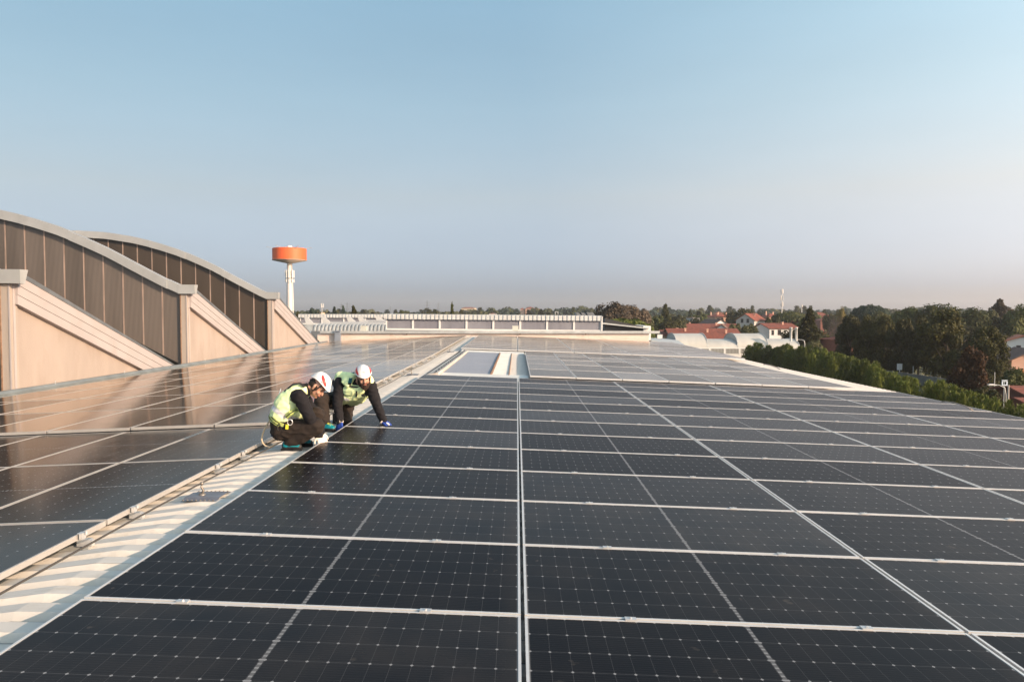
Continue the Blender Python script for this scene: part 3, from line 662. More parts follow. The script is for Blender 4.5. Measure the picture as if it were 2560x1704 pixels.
def crown(kind, seed, n, ls):
    """crown of a tree 1 m high and 1 m wide on its trunk; leaf size ls in the same unit"""
    q = random.Random(seed); m = MB()
    if kind == 'round':
        lumps = []
        for k in range(26):
            d = rdir(q); rr = q.uniform(.25, 1) ** .6
            lumps.append((Vector((d.x * .33 * rr, d.y * .33 * rr, .58 + d.z * .28 * rr)), q.uniform(.10, .19)))
        for k in range(n):
            c, r = lumps[q.randrange(len(lumps))]; d = rdir(q); p = c + d * r * q.uniform(.65, 1.08)
            leaf(m, p, (d + rdir(q) * .7 + Vector((0,0,.3))).normalized(), ls * q.uniform(.6, 1.3), q)
    elif kind == 'oval':
        lumps = []
        for k in range(34):
            t = q.uniform(0, 1); z = .14 + .80 * t; w = .36 * math.sin(math.pi * min(1, .12 + .86 * t)) ** .6
            a = q.uniform(0, 6.28); rr = w * q.uniform(.3, 1); lumps.append((Vector((math.cos(a) * rr, math.sin(a) * rr, z)), q.uniform(.09, .15)))
        for k in range(n):
            c, r = lumps[q.randrange(len(lumps))]; d = rdir(q); p = c + Vector((d.x, d.y, d.z * 1.1)) * r * q.uniform(.6, 1.1)
            p.z += max(0, q.gauss(0, .015))
            leaf(m, p, (d + rdir(q) * .8).normalized(), ls * q.uniform(.6, 1.3), q)
    elif kind == 'thuja':
        for sp in range(9):
            a = q.uniform(0, 6.28); rr = q.uniform(0, .1) if sp == 0 else q.uniform(.1, .34); top = 1.0 if sp == 0 else q.uniform(.62, .97)
            cx, cy = math.cos(a) * rr, math.sin(a) * rr; w = .30
            for k in range(n // 9):
                t = q.random() ** .8; z = .02 + (top - .02) * t; w_ = w * (1 - t) ** .55 * q.uniform(.5, 1.12) + .012 + (.05 * q.random() ** 4); b = q.uniform(0, 6.28)
                p = Vector((cx + math.cos(b) * w_, cy + math.sin(b) * w_, z)); d = Vector((math.cos(b), math.sin(b), q.uniform(-.1, .5))).normalized()
                s = ls * q.uniform(.6, 1.3); side = d.cross(Vector((0,0,1))).normalized() * s * .4; up = (Vector((0,0,1)) + d * .45 + rdir(q) * .4).normalized() * s * 1.3
                m.add([p - side, p + side, p + up + side * .25, p + up - side * .25], [(0,1,2,3)])
    elif kind in ('cedar', 'fir'):
        lay = 13 if kind == 'cedar' else 16
        for k in range(lay):
            t = k / (lay - 1); z = .16 + .80 * t; w = (.50 * (1 - t ** 2.4) ** .62 * (.75 + .25 * math.sin(k * 2.1)) + .04) if kind == 'cedar' else (.50 * (1 - t) ** .9 + .03)
            nb = 9 if kind == 'cedar' else 8
            for b in range(nb):
                a = q.uniform(0, 6.28); ww = w * q.uniform(.65, 1.1); zz = z + q.uniform(-.03, .03)
                for c in range(max(3, n // (lay * nb))):
                    u = q.random() ** .6; p = Vector((math.cos(a) * ww * u, math.sin(a) * ww * u, zz + .05 * math.sin(u * 2.4) - .07 * u ** 2)) + Vector((q.gauss(0,.022), q.gauss(0,.022), q.gauss(0,.011)))
                    leaf(m, p, (Vector((0,0,1)) + rdir(q) * .75).normalized(), ls * q.uniform(.6, 1.3), q, 2)
    elif kind == 'pine':                                # umbrella shape
        for k in range(n):
            d = rdir(q); d.z = abs(d.z) * .9 - .15; p = Vector((d.x * .48, d.y * .48, .70 + d.z * .26)) * 1.0 + rdir(q) * .04
            p.z += .03 * math.sin(p.x * 23) * math.sin(p.y * 19)
            leaf(m, p, (d + rdir(q) * .7).normalized(), ls * q.uniform(.6, 1.3), q)
    elif kind == 'bare':
        for k in range(n // 8):
            d = rdir(q); d.z = abs(d.z) * .9; tip = Vector((d.x * .42, d.y * .42, .34 + d.z * .62)); base = Vector((d.x * .08, d.y * .08, .22 + d.z * .18))
            for j in range(8):
                u = q.random(); p = base.lerp(tip, u) + rdir(q) * .05; dr = (tip - base).normalized() + rdir(q) * .6
                dr = dr.normalized() * ls * 2.2; sd = dr.orthogonal().normalized() * ls * .12
                m.add([p - sd, p + sd, p + dr], [(0,1,2)])
    return m
CROWN, TRUNK = {}, {}
def crown_mesh(kind, lm, variant, n, ls):
    key = (kind, lm, variant, n)
    if key not in CROWN: CROWN[key] = crown(kind, hash(kind) % 97 if False else len(kind) * 31 + variant * 7 + len(lm), n, ls).mesh('crown_%s_%s' % (kind, lm), LM[lm])
    return CROWN[key]
def trunk_mesh(kind):
    if kind not in TRUNK:
        m = MB(); hi = {'round': .6, 'oval': .75, 'cedar': .92, 'fir': .92, 'pine': .72, 'thuja': .5, 'bare': .5}[kind]; r = .028 if kind != 'thuja' else .05
        m.tube([(0,0,-.02), (.005,0,hi*.4), (0,.006,hi*.8), (0,0,hi)], [r, r * .75, r * .4, r * .12], 7)
        if kind in ('round', 'bare', 'oval', 'pine'):
            for k in range(6):
                a = k * 1.05 + .3; z = hi * (.4 + .07 * k); m.tube([(0,0,z), (math.cos(a) * .12, math.sin(a) * .12, z + .10), (math.cos(a) * .24, math.sin(a) * .24, z + .24)], [r * .45, r * .3, r * .1], 5)
        TRUNK[kind] = m.mesh('trunk_' + kind, MT['trunk'], True)
    return TRUNK[kind]
trnd = random.Random(11)
def tree(kind, lm, x, y, h, w, label, group=None, n=2600, ls=.045, variant=None, parts=True, cat='tree', z=GZ, name=None):
    v = trnd.randrange(3) if variant is None else variant
    cmesh = crown_mesh(kind, lm, v, n, ls)
    nm = name or {'round': 'tree', 'oval': 'tree', 'cedar': 'cedar_tree', 'fir': 'fir_tree', 'pine': 'pine_tree', 'thuja': 'hedge_conifer', 'bare': 'bare_tree'}[kind]
    if parts:
        root = tag(empty(nm, (x, y, z)), label, cat, group); link('crown', cmesh, root); link('trunk', trunk_mesh(kind), root)
    else:
        root = tag(link(nm, cmesh, None, (x, y, z)), label, cat, group)
    root.scale = (w, w, h); root.rotation_euler = (0, 0, trnd.uniform(0, 6.28))
    return root
def tree_px(kind, lm, u, vtop, wpx, Y, label, group=None, **k):
    p = at(u, vtop, Y); w = wpx * Y / FPX
    return tree(kind, lm, p.x, p.y, p.z - GZ, w, label, group, **k)

# thuja hedge beyond the right eave: every conifer of it on its own
hed = [(1893,857,46,150), (1921,866,44,146), (1946,868,42,143), (1970,861,40,139), (1997,869,42,134), (2024,866,44,129), (2053,872,46,123), (2080,880,48,117), (2104,887,46,112), (2128,894,50,106), (2157,899,54,100), (2185,913,50,95), (2211,928,48,91), (2236,938,46,87), (2261,941,52,83), (2289,949,54,79), (2318,958,50,75), (2350,953,66,71), (2384,966,60,67.5), (2419,979,62,64), (2452,990,60,61), (2487,997,62,58), (2522,1005,64,55), (2558,1016,68,52), (2600,1030,70,49.5)]
for k, (u, v, w, Y) in enumerate(hed):
    tree_px('thuja', 'thuja', u, v, w * 1.75, Y, ('rounded dark conifer standing alone at the far left end of the hedge' if k == 0 else 'feathery green conifer of the hedge beyond the eave, %s from its %s end' % ((ORD[k], 'far') if k < 13 else (ORD[len(hed) - 1 - k], 'near'))), 'conifers of the hedge beyond the eave', n=5400, ls=.046, variant=(k * 3) % 7)

# grey boundary wall with panels and posts
wa, wb, wc_ = at(2165, 919, 125), at(2372, 947, 104), at(2575, 1000, 82)
wall = tag(empty('boundary_wall', (wa.x, wa.y, GZ)), 'grey concrete panel wall between the hedge and the dark trees', 'wall')
for a, b, n in ((wa, wb, 11), (wb, wc_, 11)):
    for k in range(n):
        p, q = a.lerp(b, k / n), a.lerp(b, (k + 1) / n); d = (q - p); d.z = 0; l = d.length; d.normalize(); nn = Vector((-d.y, d.x, 0))
        zt = p.z + .02 * (k % 2)
        m = MB(); A, B = p + d * .02, q - d * .12
        m.prism([(A.x, A.y, GZ), (B.x, B.y, GZ), (B.x, B.y, zt), (A.x, A.y, zt)], nn * .12); child_at(m.build('wall_panel', MT['wallc'] if 'wallc' in MT else MT.setdefault('wallc', mat('grey_concrete', (.15,.15,.145), .9, 0, .2, .8, .2, 20))), wall)
        m = MB(); m.prism([(B.x, B.y, GZ), (B.x + d.x * .12, B.y + d.y * .12, GZ), (B.x + d.x * .12, B.y + d.y * .12, zt + .08), (B.x, B.y, zt + .08)], nn * .16); child_at(m.build('wall_post', MT['wallc']), wall)

# row of dense dark trees behind the wall
row = [(2128,790,62,140,'leftmost'), (2172,795,60,136,'second'), (2214,797,58,133,'third'), (2255,799,58,129,'fourth'), (2298,797,60,125,'fifth'), (2368,786,112,119,'widest, sixth'), (2468,818,78,112,'last')]
for k, (u, v, w, Y, wd) in enumerate(row):
    tree_px('oval', 'dark', u, v, w * 1.6, Y, 'dense dark clipped tree behind the grey wall, %s from the left' % wd, 'dense dark trees in a row behind the wall', n=15000, ls=.027, variant=k % 3)
tree_px('oval', 'red', 2425, 876, 96 * 1.2, 92, 'bronze leaved magnolia before the grey wall with reddish tips', n=8000, ls=.038)
tree_px('round', 'mid', 2530, 912, 70, 100, 'loose green shrub below the pink and orange house', n=3000, ls=.05, cat='shrub')
tree_px('round', 'dark', 2470, 955, 90, 78, 'dark shrub behind the hedge left of the street lamp', n=3000, ls=.05, cat='shrub')
# tall trees behind the row
back = [('pine','blue',2176,756,60,230,'flat topped blue cedar left of the tall green trees'), ('round','olive',2212,769,66,215,'brownish round tree right beside the flat cedar'), ('round','mid',2272,746,78,205,'tallest green tree above the left of the dark row'),
        ('round','mid',2322,752,80,200,'second tall green tree above the dark row'), ('round','mid',2362,753,74,196,'third tall green tree above the dark row'), ('round','mid',2410,761,90,190,'fourth tall green tree above the dark row'), ('round','olive',2461,762,70,192,'thin crowned olive tree above the last dark tree'),
        ('cedar','brown',2500,751,60,240,'brownish cedar top over the trees at the right'), ('round','dark',2484,775,80,190,'broad dark tree in front of the brownish cedar'), ('round','mid',2541,752,70,185,'tall green tree near the right border'), ('round','dark',2572,768,80,215,'dark tree cut by the right border of the picture'),
        ('round','mid',2238,775,64,215,'low green tree filling the gap beside the tallest'), ('round','dark',2440,800,110,160,'low dark tree behind the last clipped tree')]
for kind, lm, u, v, w, Y, lab in back: tree_px(kind, lm, u, v, w * 1.55, Y, lab, 'tall trees behind the dark row', n=9000, ls=.031)
mids = [('fir','dark',2024,776,80,170,'broad dark conifer left of the red brick house'), ('round','dark',1992,812,80,175,'dark round tree behind the white chimneys'), ('round','dark',2040,822,70,178,'dark tree touching the left of the brick house'), ('round','olive',2030,845,60,158,'yellowish low tree above the hedge beside the lamp arm'),
        ('bare','bare',2102,782,62,210,'pinkish leafless tree above the brick house'), ('round','yellow',2104,760,24,260,'small yellow tree rising over the leafless one'), ('round','dark',2074,775,34,330,'dark green tree before the far brick blocks'), ('round','mid',2010,790,60,240,'green tree left of the broad dark conifer'),
        ('round','dark',1857,765,58,330,'big dark round tree between the pink and the grey house'), ('round','dark',1830,772,36,345,'dark tree touching the pink house on its right'), ('round','olive',1878,799,50,185,'round bushy tree standing alone before the gabled house'), ('round','dark',1939,779,34,290,'dark tree left of the mobile mast'),
        ('pine','mid',1975,775,70,300,'wide umbrella pine right of the mobile mast'), ('round','dark',1920,786,24,270,'small dark tree on the red roofs'), ('round','dark',1700,777,50,330,'dark tree above the red roofs, left of the white house'), ('round','mid',1745,775,60,340,'green tree left of the pink house'), ('round','dark',1738,790,40,320,'low dark tree before the pink house'),
        ('round','olive',1838,802,40,230,'bare brown bush beside the long red roof'), ('fir','olive',1664,763,50,260,'tall pale conifer with a bare top at the centre right'), ('round','mid',1636,775,60,250,'green tree right of the two cedars'), ('round','dark',1668,790,66,235,'dark tree low behind the long red roof'), ('round','olive',1620,790,46,225,'brownish tree right under the second cedar'), ('round','olive',1700,788,40,240,'brown low tree left of the white block'),
        ('pine','thuja',1560,789,115,150,'flat topped green pine in front of the two cedars'), ('pine','thuja',1530,795,70,145,'lower green pine left of the flat topped one'), ('pine','thuja',1590,797,70,142,'lower green pine right of the flat topped one'),
        ('round','mid',1615,815,60,190,'green tree low at the corner of the skylight roof'), ('fir','mid',1130,760,30,180,'spiky dark green tree over the long skylight row'), ('cedar','dark',884,767,36,190,'small dark layered cedar over the rear skylights'), ('round','dark',772,769,34,190,'dark round tree behind the low white shed'), ('round','blue',780,758,46,290,'taller bluish tree right of the water tower'), ('round','dark',745,771,20,200,'dark bush at the foot of the water tower'), ('round','dark',757,774,18,205,'small dark bush beside the water tower bush'),
        ('fir','blue',836,768,30,330,'bluish pointed tree left of the layered cedar'), ('fir','blue',858,766,28,340,'second bluish pointed tree left of the layered cedar'), ('round','mid',1367,771,40,260,'green tree behind the pipe frame on the skylight')]
for kind, lm, u, v, w, Y, lab in mids: tree_px(kind, lm, u, v, w * 1.25, Y, lab, None, n=3400, ls=.048)
tree_px('round', 'brown', 1527, 742, 118, 200, 'left and taller of the two brownish layered cedars', 'pair of brown cedars', n=9000, ls=.034, variant=4, name='cedar_tree')
tree_px('round', 'brown', 1583, 749, 108, 205, 'right and lower of the two brownish layered cedars', 'pair of brown cedars', n=9000, ls=.034, variant=5, name='cedar_tree')
# treeline towards the horizon: every crown on its own, too small for trunks
q = random.Random(5)
GT = 'trees of the distant treeline'
for band, (Y0, Y1, vt0, vt1, num, lms) in enumerate(((700, 950, 765, 776, 118, ('blue','mid','olive','blue')), (420, 600, 774, 783, 92, ('mid','dark','olive','blue')))):
    for k in range(num):
        u = 700 + (1950 - 60) * (k + q.uniform(-.3, .3)) / num; Y = q.uniform(Y0, Y1)
        v = q.uniform(vt0, vt1)
        if band == 0 and 1200 < u < 1480: v -= 3
        if band == 0 and 1590 < u < 1800: v -= 2
        if band == 0 and u < 1150: v += 4
        kind = q.choice(['round', 'round', 'round', 'fir'])
        lm = q.choice(lms)
        hue = dict(blue='bluish', mid='green', olive='olive', dark='dark green')[lm]; shp = 'pointed' if kind == 'fir' else 'round'
        zone = 'over the left skylights' if u < 965 else 'over the left half of the long skylight row' if u < 1230 else 'over the right half of the long skylight row' if u < 1500 else 'between the cedars and the red roofs' if u < 1720 else 'over the red roofs and the mast' if u < 2080 else 'over the dark trees at the right'
        tree_px(kind, lm, u, v, q.uniform(34, 62), Y, '%s %s %s tree %s' % (('far hazy', 'small')[band], shp, hue, zone), GT + (' on the horizon', ' in the middle distance')[band], n=620, ls=.10, parts=False)
# ground cover among the houses
m = MB(); q = random.Random(9)
for k in range(5200):
    Y = q.uniform(175, 620); u = q.uniform(700, 2640); p = at(u, 800, Y); z = GZ + abs(q.gauss(0, 1.6)) * (Y / 300)
    d = (rdir(q) + Vector((0, -.4, .6))).normalized(); leaf(m, Vector((p.x, p.y, z)), d, q.uniform(1.2, 2.6), q, 1.3)
tag(m.build('undergrowth', LM['dark']), kind='stuff')
m = MB()
for k in range(5000):
    t = q.random(); Y = 40 + 115 * q.random(); x0 = 24 + (Y - 40) * .22; x = x0 + q.uniform(-6, 42); 
    leaf(m, Vector((x, Y, GZ + abs(q.gauss(0, .22)))), (rdir(q) + Vector((0, -.2, .8))).normalized(), q.uniform(.3, .8), q, 1.4)
tag(m.build('grass', LM['olive']), kind='stuff')

# ------------------------------------------------------------------ houses
HM = dict(pink=mat('pink_render', (.60,.36,.27), .85, 0, .06, .5), whitew=mat('white_render', (.70,.69,.67), .85, 0, .05, .5), grey=mat('grey_render', (.46,.43,.40), .85, 0, .08, .5), brick=mat('dark_red_brick', (.20,.075,.055), .85, 0, .15, 1.5),
          cream=mat('cream_render', (.60,.47,.34), .85, 0, .05, .5), orange=mat('orange_brick', (.52,.19,.075), .85, 0, .1, 1), redt=mat('red_roof_tiles', (.225,.060,.034), .85, 0, .38, 1.6, .6, 4, dirt=(.11,.05,.035), dscale=.5, damt=.7), brownt=mat('brown_roof_tiles', (.14,.080,.06), .85, 0, .2, 1, .4, 4), oran=mat('orange_roof_tiles', (.43,.135,.07), .85, 0, .2, .8, .4, 4), glass=MT['glass_d'], shut=mat('wood_shutter', (.12,.07,.045), .7, 0, .2, 4))
def house(label, cx, cy, w, d, eave, ridge, rz, wall, rooft, form='gable', wins=(), chim=(), ov=.5, base=GZ, side_wins=()):
    """w across, d deep; ridge along local x; front face looks to local -y; wins: (x0,x1,z0,z1) on the front in 0..1 / metres"""
    root = tag(empty('house', (cx, cy, base), (0, 0, rz)), label, 'house'); H, T = eave - base, ridge - base; hw, hd = w/2, d/2
    m = MB(); m.box((-hw, -hd, 0), (hw, hd, H))
    if form == 'gable': m.prism([(-hw + .001, -hd + .002, H - .01), (-hw + .001, hd - .002, H - .01), (-hw + .001, 0, T - .12)], (w - .002, 0, 0))
    if form == 'gable_y': m.prism([(-hw + .002, -hd + .001, H - .01), (hw - .002, -hd + .001, H - .01), (0, -hd + .001, T - .12)], (0, d - .002, 0))
    m.build('wall', HM[wall], root)
    m = MB(); th = .18
    if form == 'gable':
        s = (T - H) / hd; e = hd + ov
        for sg in (-1, 1): m.prism([(-hw - ov, sg * e, H - s * ov), (-hw - ov, 0, T), (-hw - ov, 0, T + th), (-hw - ov, sg * e, H - s * ov + th)], (w + 2 * ov, 0, 0))
    elif form == 'gable_y':
        s = (T - H) / hw; e = hw + ov
        for sg in (-1, 1): m.prism([(sg * e, -hd - ov, H - s * ov), (0, -hd - ov, T), (0, -hd - ov, T + th), (sg * e, -hd - ov, H - s * ov + th)], (0, d + 2 * ov, 0))
    else:
        rl = max(.1, hw - hd * .9); e = ov
        b = [(-hw-e,-hd-e,H-.1), (hw+e,-hd-e,H-.1), (hw+e,hd+e,H-.1), (-hw-e,hd+e,H-.1), (-rl,0,T), (rl,0,T)]
        m.add(b, [(0,1,5,4), (1,2,5), (2,3,4,5), (3,0,4), (0,3,2,1)])
    rf = m.build('roof', HM[rooft], root)
    for x, y in chim:
        m = MB(); zc = T - abs(y) * (T - H) / hd * .8 if form != 'gable_y' else T - abs(x) * (T - H) / hw * .8
        m.box((x - .24, y - .24, zc - .8), (x + .24, y + .24, zc + .75)); m.box((x - .32, y - .32, zc + .752), (x + .32, y + .32, zc + .92)); m.build('chimney', HM['pink'], rf)
    for x0, x1, z0, z1 in wins:
        m = MB(); m.box((x0, -hd - .05, z0), (x1, -hd + .02, z1)); f = m.build('window', HM['shut'], root)
        m = MB(); m.box((x0 + .12, -hd - .07, z0 + .12), (x1 - .12, -hd - .0505, z1 - .12)); m.build('pane', HM['glass'], f)
    for y0, y1, z0, z1 in side_wins:
        m = MB(); m.box((hw - .02, y0, z0), (hw + .05, y1, z1)); f = m.build('window', HM['shut'], root)
        m = MB(); m.box((hw + .0505, y0 + .12, z0 + .12), (hw + .07, y1 - .12, z1 - .12)); m.build('pane', HM['glass'], f)
    return root
def hpx(label, uc, wpx, ve, vr, Y, d, rz, wall, rooft, **k):
    p = at(uc, ve, Y); r_ = at(uc, vr, Y + (0 if k.get('form') == 'gable_y' else d / 2)); return house(label, at(uc, ve, Y + d / 2).x, Y + d / 2, wpx * Y / FPX, d, p.z, r_.z, rz, wall, rooft, **k)
hpx('pink three storey house with a hipped red roof among the trees', 1798, 58, 791.5, 783.5, 350, 11, R(16), 'pink', 'redt', form='hip', wins=[(-4.6,-3.2,7.2,9.0), (-2.2,-1.0,7.0,9.2), (.2,1.6,7.0,9.2), (3.0,4.2,7.4,9.0)], chim=[(-4,1), (-2,-2), (0,1), (3.2,-1)], side_wins=[(-2,-.6,7.2,9)])
hpx('grey gabled house with a bright red roof right of the dark tree', 1877, 46, 800, 784, 300, 13, R(-38), 'grey', 'redt', form='gable_y', wins=[(-1.8,-.7,7.5,9.2), (.6,1.7,7.5,9.2)], chim=[(1.5,0)])
hpx('red roofed house partly hidden behind the grey gabled one', 1925, 40, 792, 783, 330, 11, R(10), 'pink', 'redt', form='hip', chim=[(-2,0), (2,1)])
hpx('long low house with the big red roof in front of the barrel roofs', 1752, 176, 846, 822, 200, 20, R(-3), 'cream', 'redt', chim=[(-5,-3), (1,-4), (6,-5)])
hpx('stepped red roof left of the long low house', 1686, 70, 838, 826, 208, 14, R(-4), 'cream', 'redt', chim=[(1,1)])
hpx('brownish long roof with small gables behind the big red roof', 1772, 130, 823, 810, 238, 14, R(-3), 'cream', 'redt', chim=[(-6,2), (2,-2)])
hpx('brown gabled roof peeking between the pink house and red roofs', 1783, 40, 811, 799, 262, 12, R(12), 'whitew', 'brownt', form='gable_y')
hpx('small gabled dormer house at the right of the brown long roof', 1806, 26, 822, 811, 232, 9, R(-20), 'whitew', 'brownt', form='gable_y')
hpx('white house under a wide red roof right of the bushy tree', 1938, 74, 820.5, 808.5, 228, 13, R(4), 'whitew', 'redt', wins=[(-2.0,-.9,4.6,6.3), (1.6,2.6,4.7,6.3), (-4,-3.2,4.6,6.2)], chim=[(1.5,-2)])
hpx('red roof farther right behind the white house', 1978, 40, 810, 800, 300, 12, R(-10), 'cream', 'redt', chim=[(1,0)])
hpx('white flat roofed block high among the trees', 1731, 18, 794, 792.5, 330, 9, R(8), 'whitew', 'brownt', form='hip')
hpx('narrow dark red brick house with balcony beside the dark trees', 2100, 46, 849, 839, 160, 9, R(8), 'brick', 'redt', form='hip', wins=[(-1.2,.0,3.0,4.6)], chim=[(0,0)])
hpx('white house with one dark window near the right border', 2552, 96, 857, 840, 150, 9, R(-28), 'whitew', 'oran', form='gable_y', wins=[(-1.3,-.5,3.2,4.8)], chim=[])
h8 = hpx('pink and orange gabled house at the right border', 2562, 100, 898, 874, 128, 7, R(-12), 'pink', 'brownt', form='gable_y', ov=.9)
m = MB(); m.box((-3.52, -3.56, 0), (3.5, -3.4, 1.6)); m.build('brick_base', HM['orange'], h8)
hpx('dark red roofed house at the lower right behind the hedge', 2590, 110, 992, 968, 76, 8, R(-10), 'brick', 'redt', ov=.7)
hpx('lower wing of the red roofed house behind the hedge', 2592, 90, 1010, 998, 71, 4, R(-10), 'brick', 'redt', ov=.4)
for k, (u, w, ve, vr, Y, wl, lab) in enumerate(((2000,30,786,781,520,'brick','leftmost far red brick block on the right skyline'), (2045,46,788,780,500,'brick','wide far red brick block left of the yellow tree'), (2060,36,800,794,380,'brick','low far red roof under the wide brick block'), (1795,24,783,779,520,'pink','red far roof straight above the pink house'), (1944,30,797,790,400,'cream','far roof beside the mobile mast'),
        (1326,22,771,767,900,'pink','pink villa on the wooded rise left of centre'), (1306,10,773,769,905,'pink','small house left of the pink villa'), (1344,12,773,770,905,'pink','small house right of the pink villa'), (1270,12,772,769,950,'cream','cream house far left of the pink villa'), (1172,34,770,767.5,1000,'cream','row house on the far rise above the skylights'), (790,30,781,779.5,420,'cream','low cream shed under the bluish tree'), (1232,20,784,782,300,'whitew','low white roof just over the skylight cap'))):
    hpx(lab, u, w, ve, vr, Y, 10, R((k * 37) % 30 - 15), wl, 'redt', form='hip', ov=.3)
# barrel vaulted hall at the right
Yb = 155; xl = at(1650, 868, Yb).x; ze = at(1650, 868, Yb).z
bv = tag(empty('barrel_vault_hall', (xl, Yb, GZ)), 'white hall with raised grey barrel vaults behind the hedge', 'hall')
MT['vault'] = mat('grey_vault_sheet', (.52,.50,.46), .55, .1, .08, .6, stretch=(1,.2,.2), dirt=(.36,.36,.34), dscale=.8, damt=.4)
def vault(u0, u1, vtop, d):
    x0, x1 = at(u0, 868, Yb).x - xl, at(u1, 868, Yb).x - xl; h = at(u0, vtop, Yb + d / 2).z - ze; m = MB(); n = 15
    for x in (x0, x1):
        for j in range(n):
            t = math.pi * j / (n - 1); m.v.append((x, d / 2 * (1 - math.cos(t)), ze - GZ + h * math.sin(t) ** .85))
    for j in range(n - 1): m.f.append((j, n + j, n + j + 1, j + 1)); m.m.append(0)
    m.f += [tuple(range(n)), tuple(range(2 * n - 1, n - 1, -1))]; m.m += [0, 0]
    o = m.build('vault', MT['vault'], bv, True)
    md = o.modifiers.new('sharp', 'EDGE_SPLIT'); md.split_angle = R(40)
    m = MB()
    for j in range(n - 1):
        for x in (x0 - .12, x1):
            t0, t1 = math.pi * j / (n-1), math.pi * (j+1) / (n-1); P = lambda t, e: (x, d/2*(1-math.cos(t)) , ze - GZ + h * math.sin(t) ** .85 + e)
            m.prism([P(t0, .02), P(t1, .02), P(t1, .14), P(t0, .14)], (.12, 0, 0))
    m.build('vault_edge', MT['steel'], o)
for u0, u1, vt, d in ((1636, 1690, 846.5, 11), (1692, 1768, 833, 11), (1770, 1843, 846.5, 11), (1845, 1919, 833, 11), (1921, 1998, 846.5, 11)): vault(u0, u1, vt, d)
wr = at(2000, 868, Yb).x - xl
m = MB(); m.box((0, .05, 0), (wr, 11, ze - GZ - .02)); m.build('wall', HM['whitew'], bv)
m = MB(); m.box((0, -.06, ze - GZ - .28), (wr, .03, ze - GZ - .001)); m.build('eave_beam', MT['white'], bv)
pw = 37.2 * Yb / FPX
MT['louv'] = mat('grey_louvre', (.22,.21,.19), .6, .1, .2, 3)
for k in range(9):
    x = at(1700, 868, Yb).x - xl + pw * k
    m = MB(); m.box((x - .22, -.05, ze - GZ - 1.4), (x + .22, .045, ze - GZ - .281)); m.build('window_post', MT['white'], bv)
    m = MB(); m.box((x + .23, -.0, ze - GZ - 1.3), (x + pw - .23, .04, ze - GZ - .30)); f = m.build('louvre_window', MT['louv'], bv)
    m = MB()
    for j in range(9): m.box((x + .35 + j * .3, -.03, ze - GZ - 1.28), (x + .43 + j * .3, -.001, ze - GZ - .31))
    m.build('louvre_bars', MT['steel'], f)
for k, u in enumerate((1977, 1990.5)):
    p = at(u, 850, 152); t_ = at(u, 818, 152); m = MB(); m.lathe([(.24, -.2), (.24, t_.z - p.z - .25), (.29, t_.z - p.z - .24), (.29, t_.z - p.z), (.2, t_.z - p.z), (.2, t_.z - p.z - .3)], 14, p)
    tag(m.build('chimney_pipe', MT['white'], None, True), ('left one of the two white chimney pipes beside the vaults', 'right one of the two white chimney pipes beside the vaults')[k], 'chimney', 'white chimney pipes')
p = at(1649, 841, 140); m = MB(); m.cbox(p, (.95, .6, .65)); m.cbox(p + Vector((0, 0, .36)), (1.05, .7, .06)); tag(m.build('roof_unit', MT['white']), 'white square unit on the grey roof right of the parapet', 'roof unit')
m = MB(); a, b, c, d = at(1628, 850, 110), at(1720, 868, 110), at(1695, 850, 150), at(1628, 843, 150)
m.add([a, b, c, d, a - Vector((0,0,3)), b - Vector((0,0,3)), c - Vector((0,0,3)), d - Vector((0,0,3))], [(0,1,2,3), (0,4,5,1), (1,5,6,2), (2,6,7,3), (3,7,4,0), (4,7,6,5)]); tag(m.build('grey_flat_roof', MT['steel']), 'low grey roof between the parapet and the barrel vaults', 'roof')

# ------------------------------------------------------------------ water tower, masts, pylons, lamps
YT = 262; p = at(724, 652, YT); k_ = YT / FPX
wt = tag(empty('water_tower', (p.x, YT, GZ)), 'orange drum water tower on a white shaft beyond the halls', 'water tower')
zb, zt = at(724, 650, YT).z - GZ, at(724, 622, YT).z - GZ; r = 41.3 * k_
m = MB(); m.lathe([(6.4 * k_, 0), (9.3 * k_, .01), (8.7 * k_, zb * .5), (7.0 * k_, zb * .86), (6.2 * k_, zb - 1.0)], 24); m.build('shaft', MT['shaft'], wt, True)
m = MB(); m.lathe([(r, zb), (r, zt), (r * .98, zt + .12), (.02, zt + .5)], 48); o = m.build('tank', MT['orange'], wt, True); o.modifiers.new('sharp', 'EDGE_SPLIT').split_angle = R(40)
m = MB(); m.lathe([(r * 1.015, zb + .01), (r * 1.015, zb - .14), (7 * k_, zb - 1.2), (6.2 * k_, zb - 1.3)], 48); m.build('tank_floor', MT['concrete'], wt, True)
m = MB(); m.lathe([(6.3 * k_, zt + .2), (6.3 * k_, zt + 1.0), (5.6 * k_, zt + 1.05), (0.02, zt + 1.2)], 20); m.build('roof_hatch', MT['white'], wt, True)
for a in range(6):
    m = MB(); aa = a * 1.047 + .2; m.tube([(math.cos(aa) * r * .9, math.sin(aa) * r * .9, zt + .2), (math.cos(aa) * r * 1.28, math.sin(aa) * r * 1.28, zt + .55)], .07, 5); m.cbox((math.cos(aa) * r * 1.28, math.sin(aa) * r * 1.28, zt + .55), (.5, .5, .12)); m.build('antenna', MT['steel'], wt)
m = MB()
for dx in (-.22, .22): m.tube([(1.35 + dx * .3, -.55 + dx, 2), (.92 + dx * .3, -.50 + dx, zb - 1.2)], .045, 5)
for k in range(50): zz = 2 + (zb - 3.5) * k / 50; f = k / 50; m.tube([(1.35 - .43 * f - .066, -.77 + .05 * f, zz), (1.35 - .43 * f + .066, -.33 + .05 * f, zz)], .03, 4)
m.build('ladder', MT['steel_d'], wt)
za = at(724, 685, YT).z - GZ
m = MB(); m.lathe([(8.4 * k_, za - 1.62), (10.2 * k_, za - 1.6), (10.2 * k_, za - 1.5), (8.4 * k_, za - 1.48)], 16); m.build('antenna_ring', MT['steel_d'], wt)
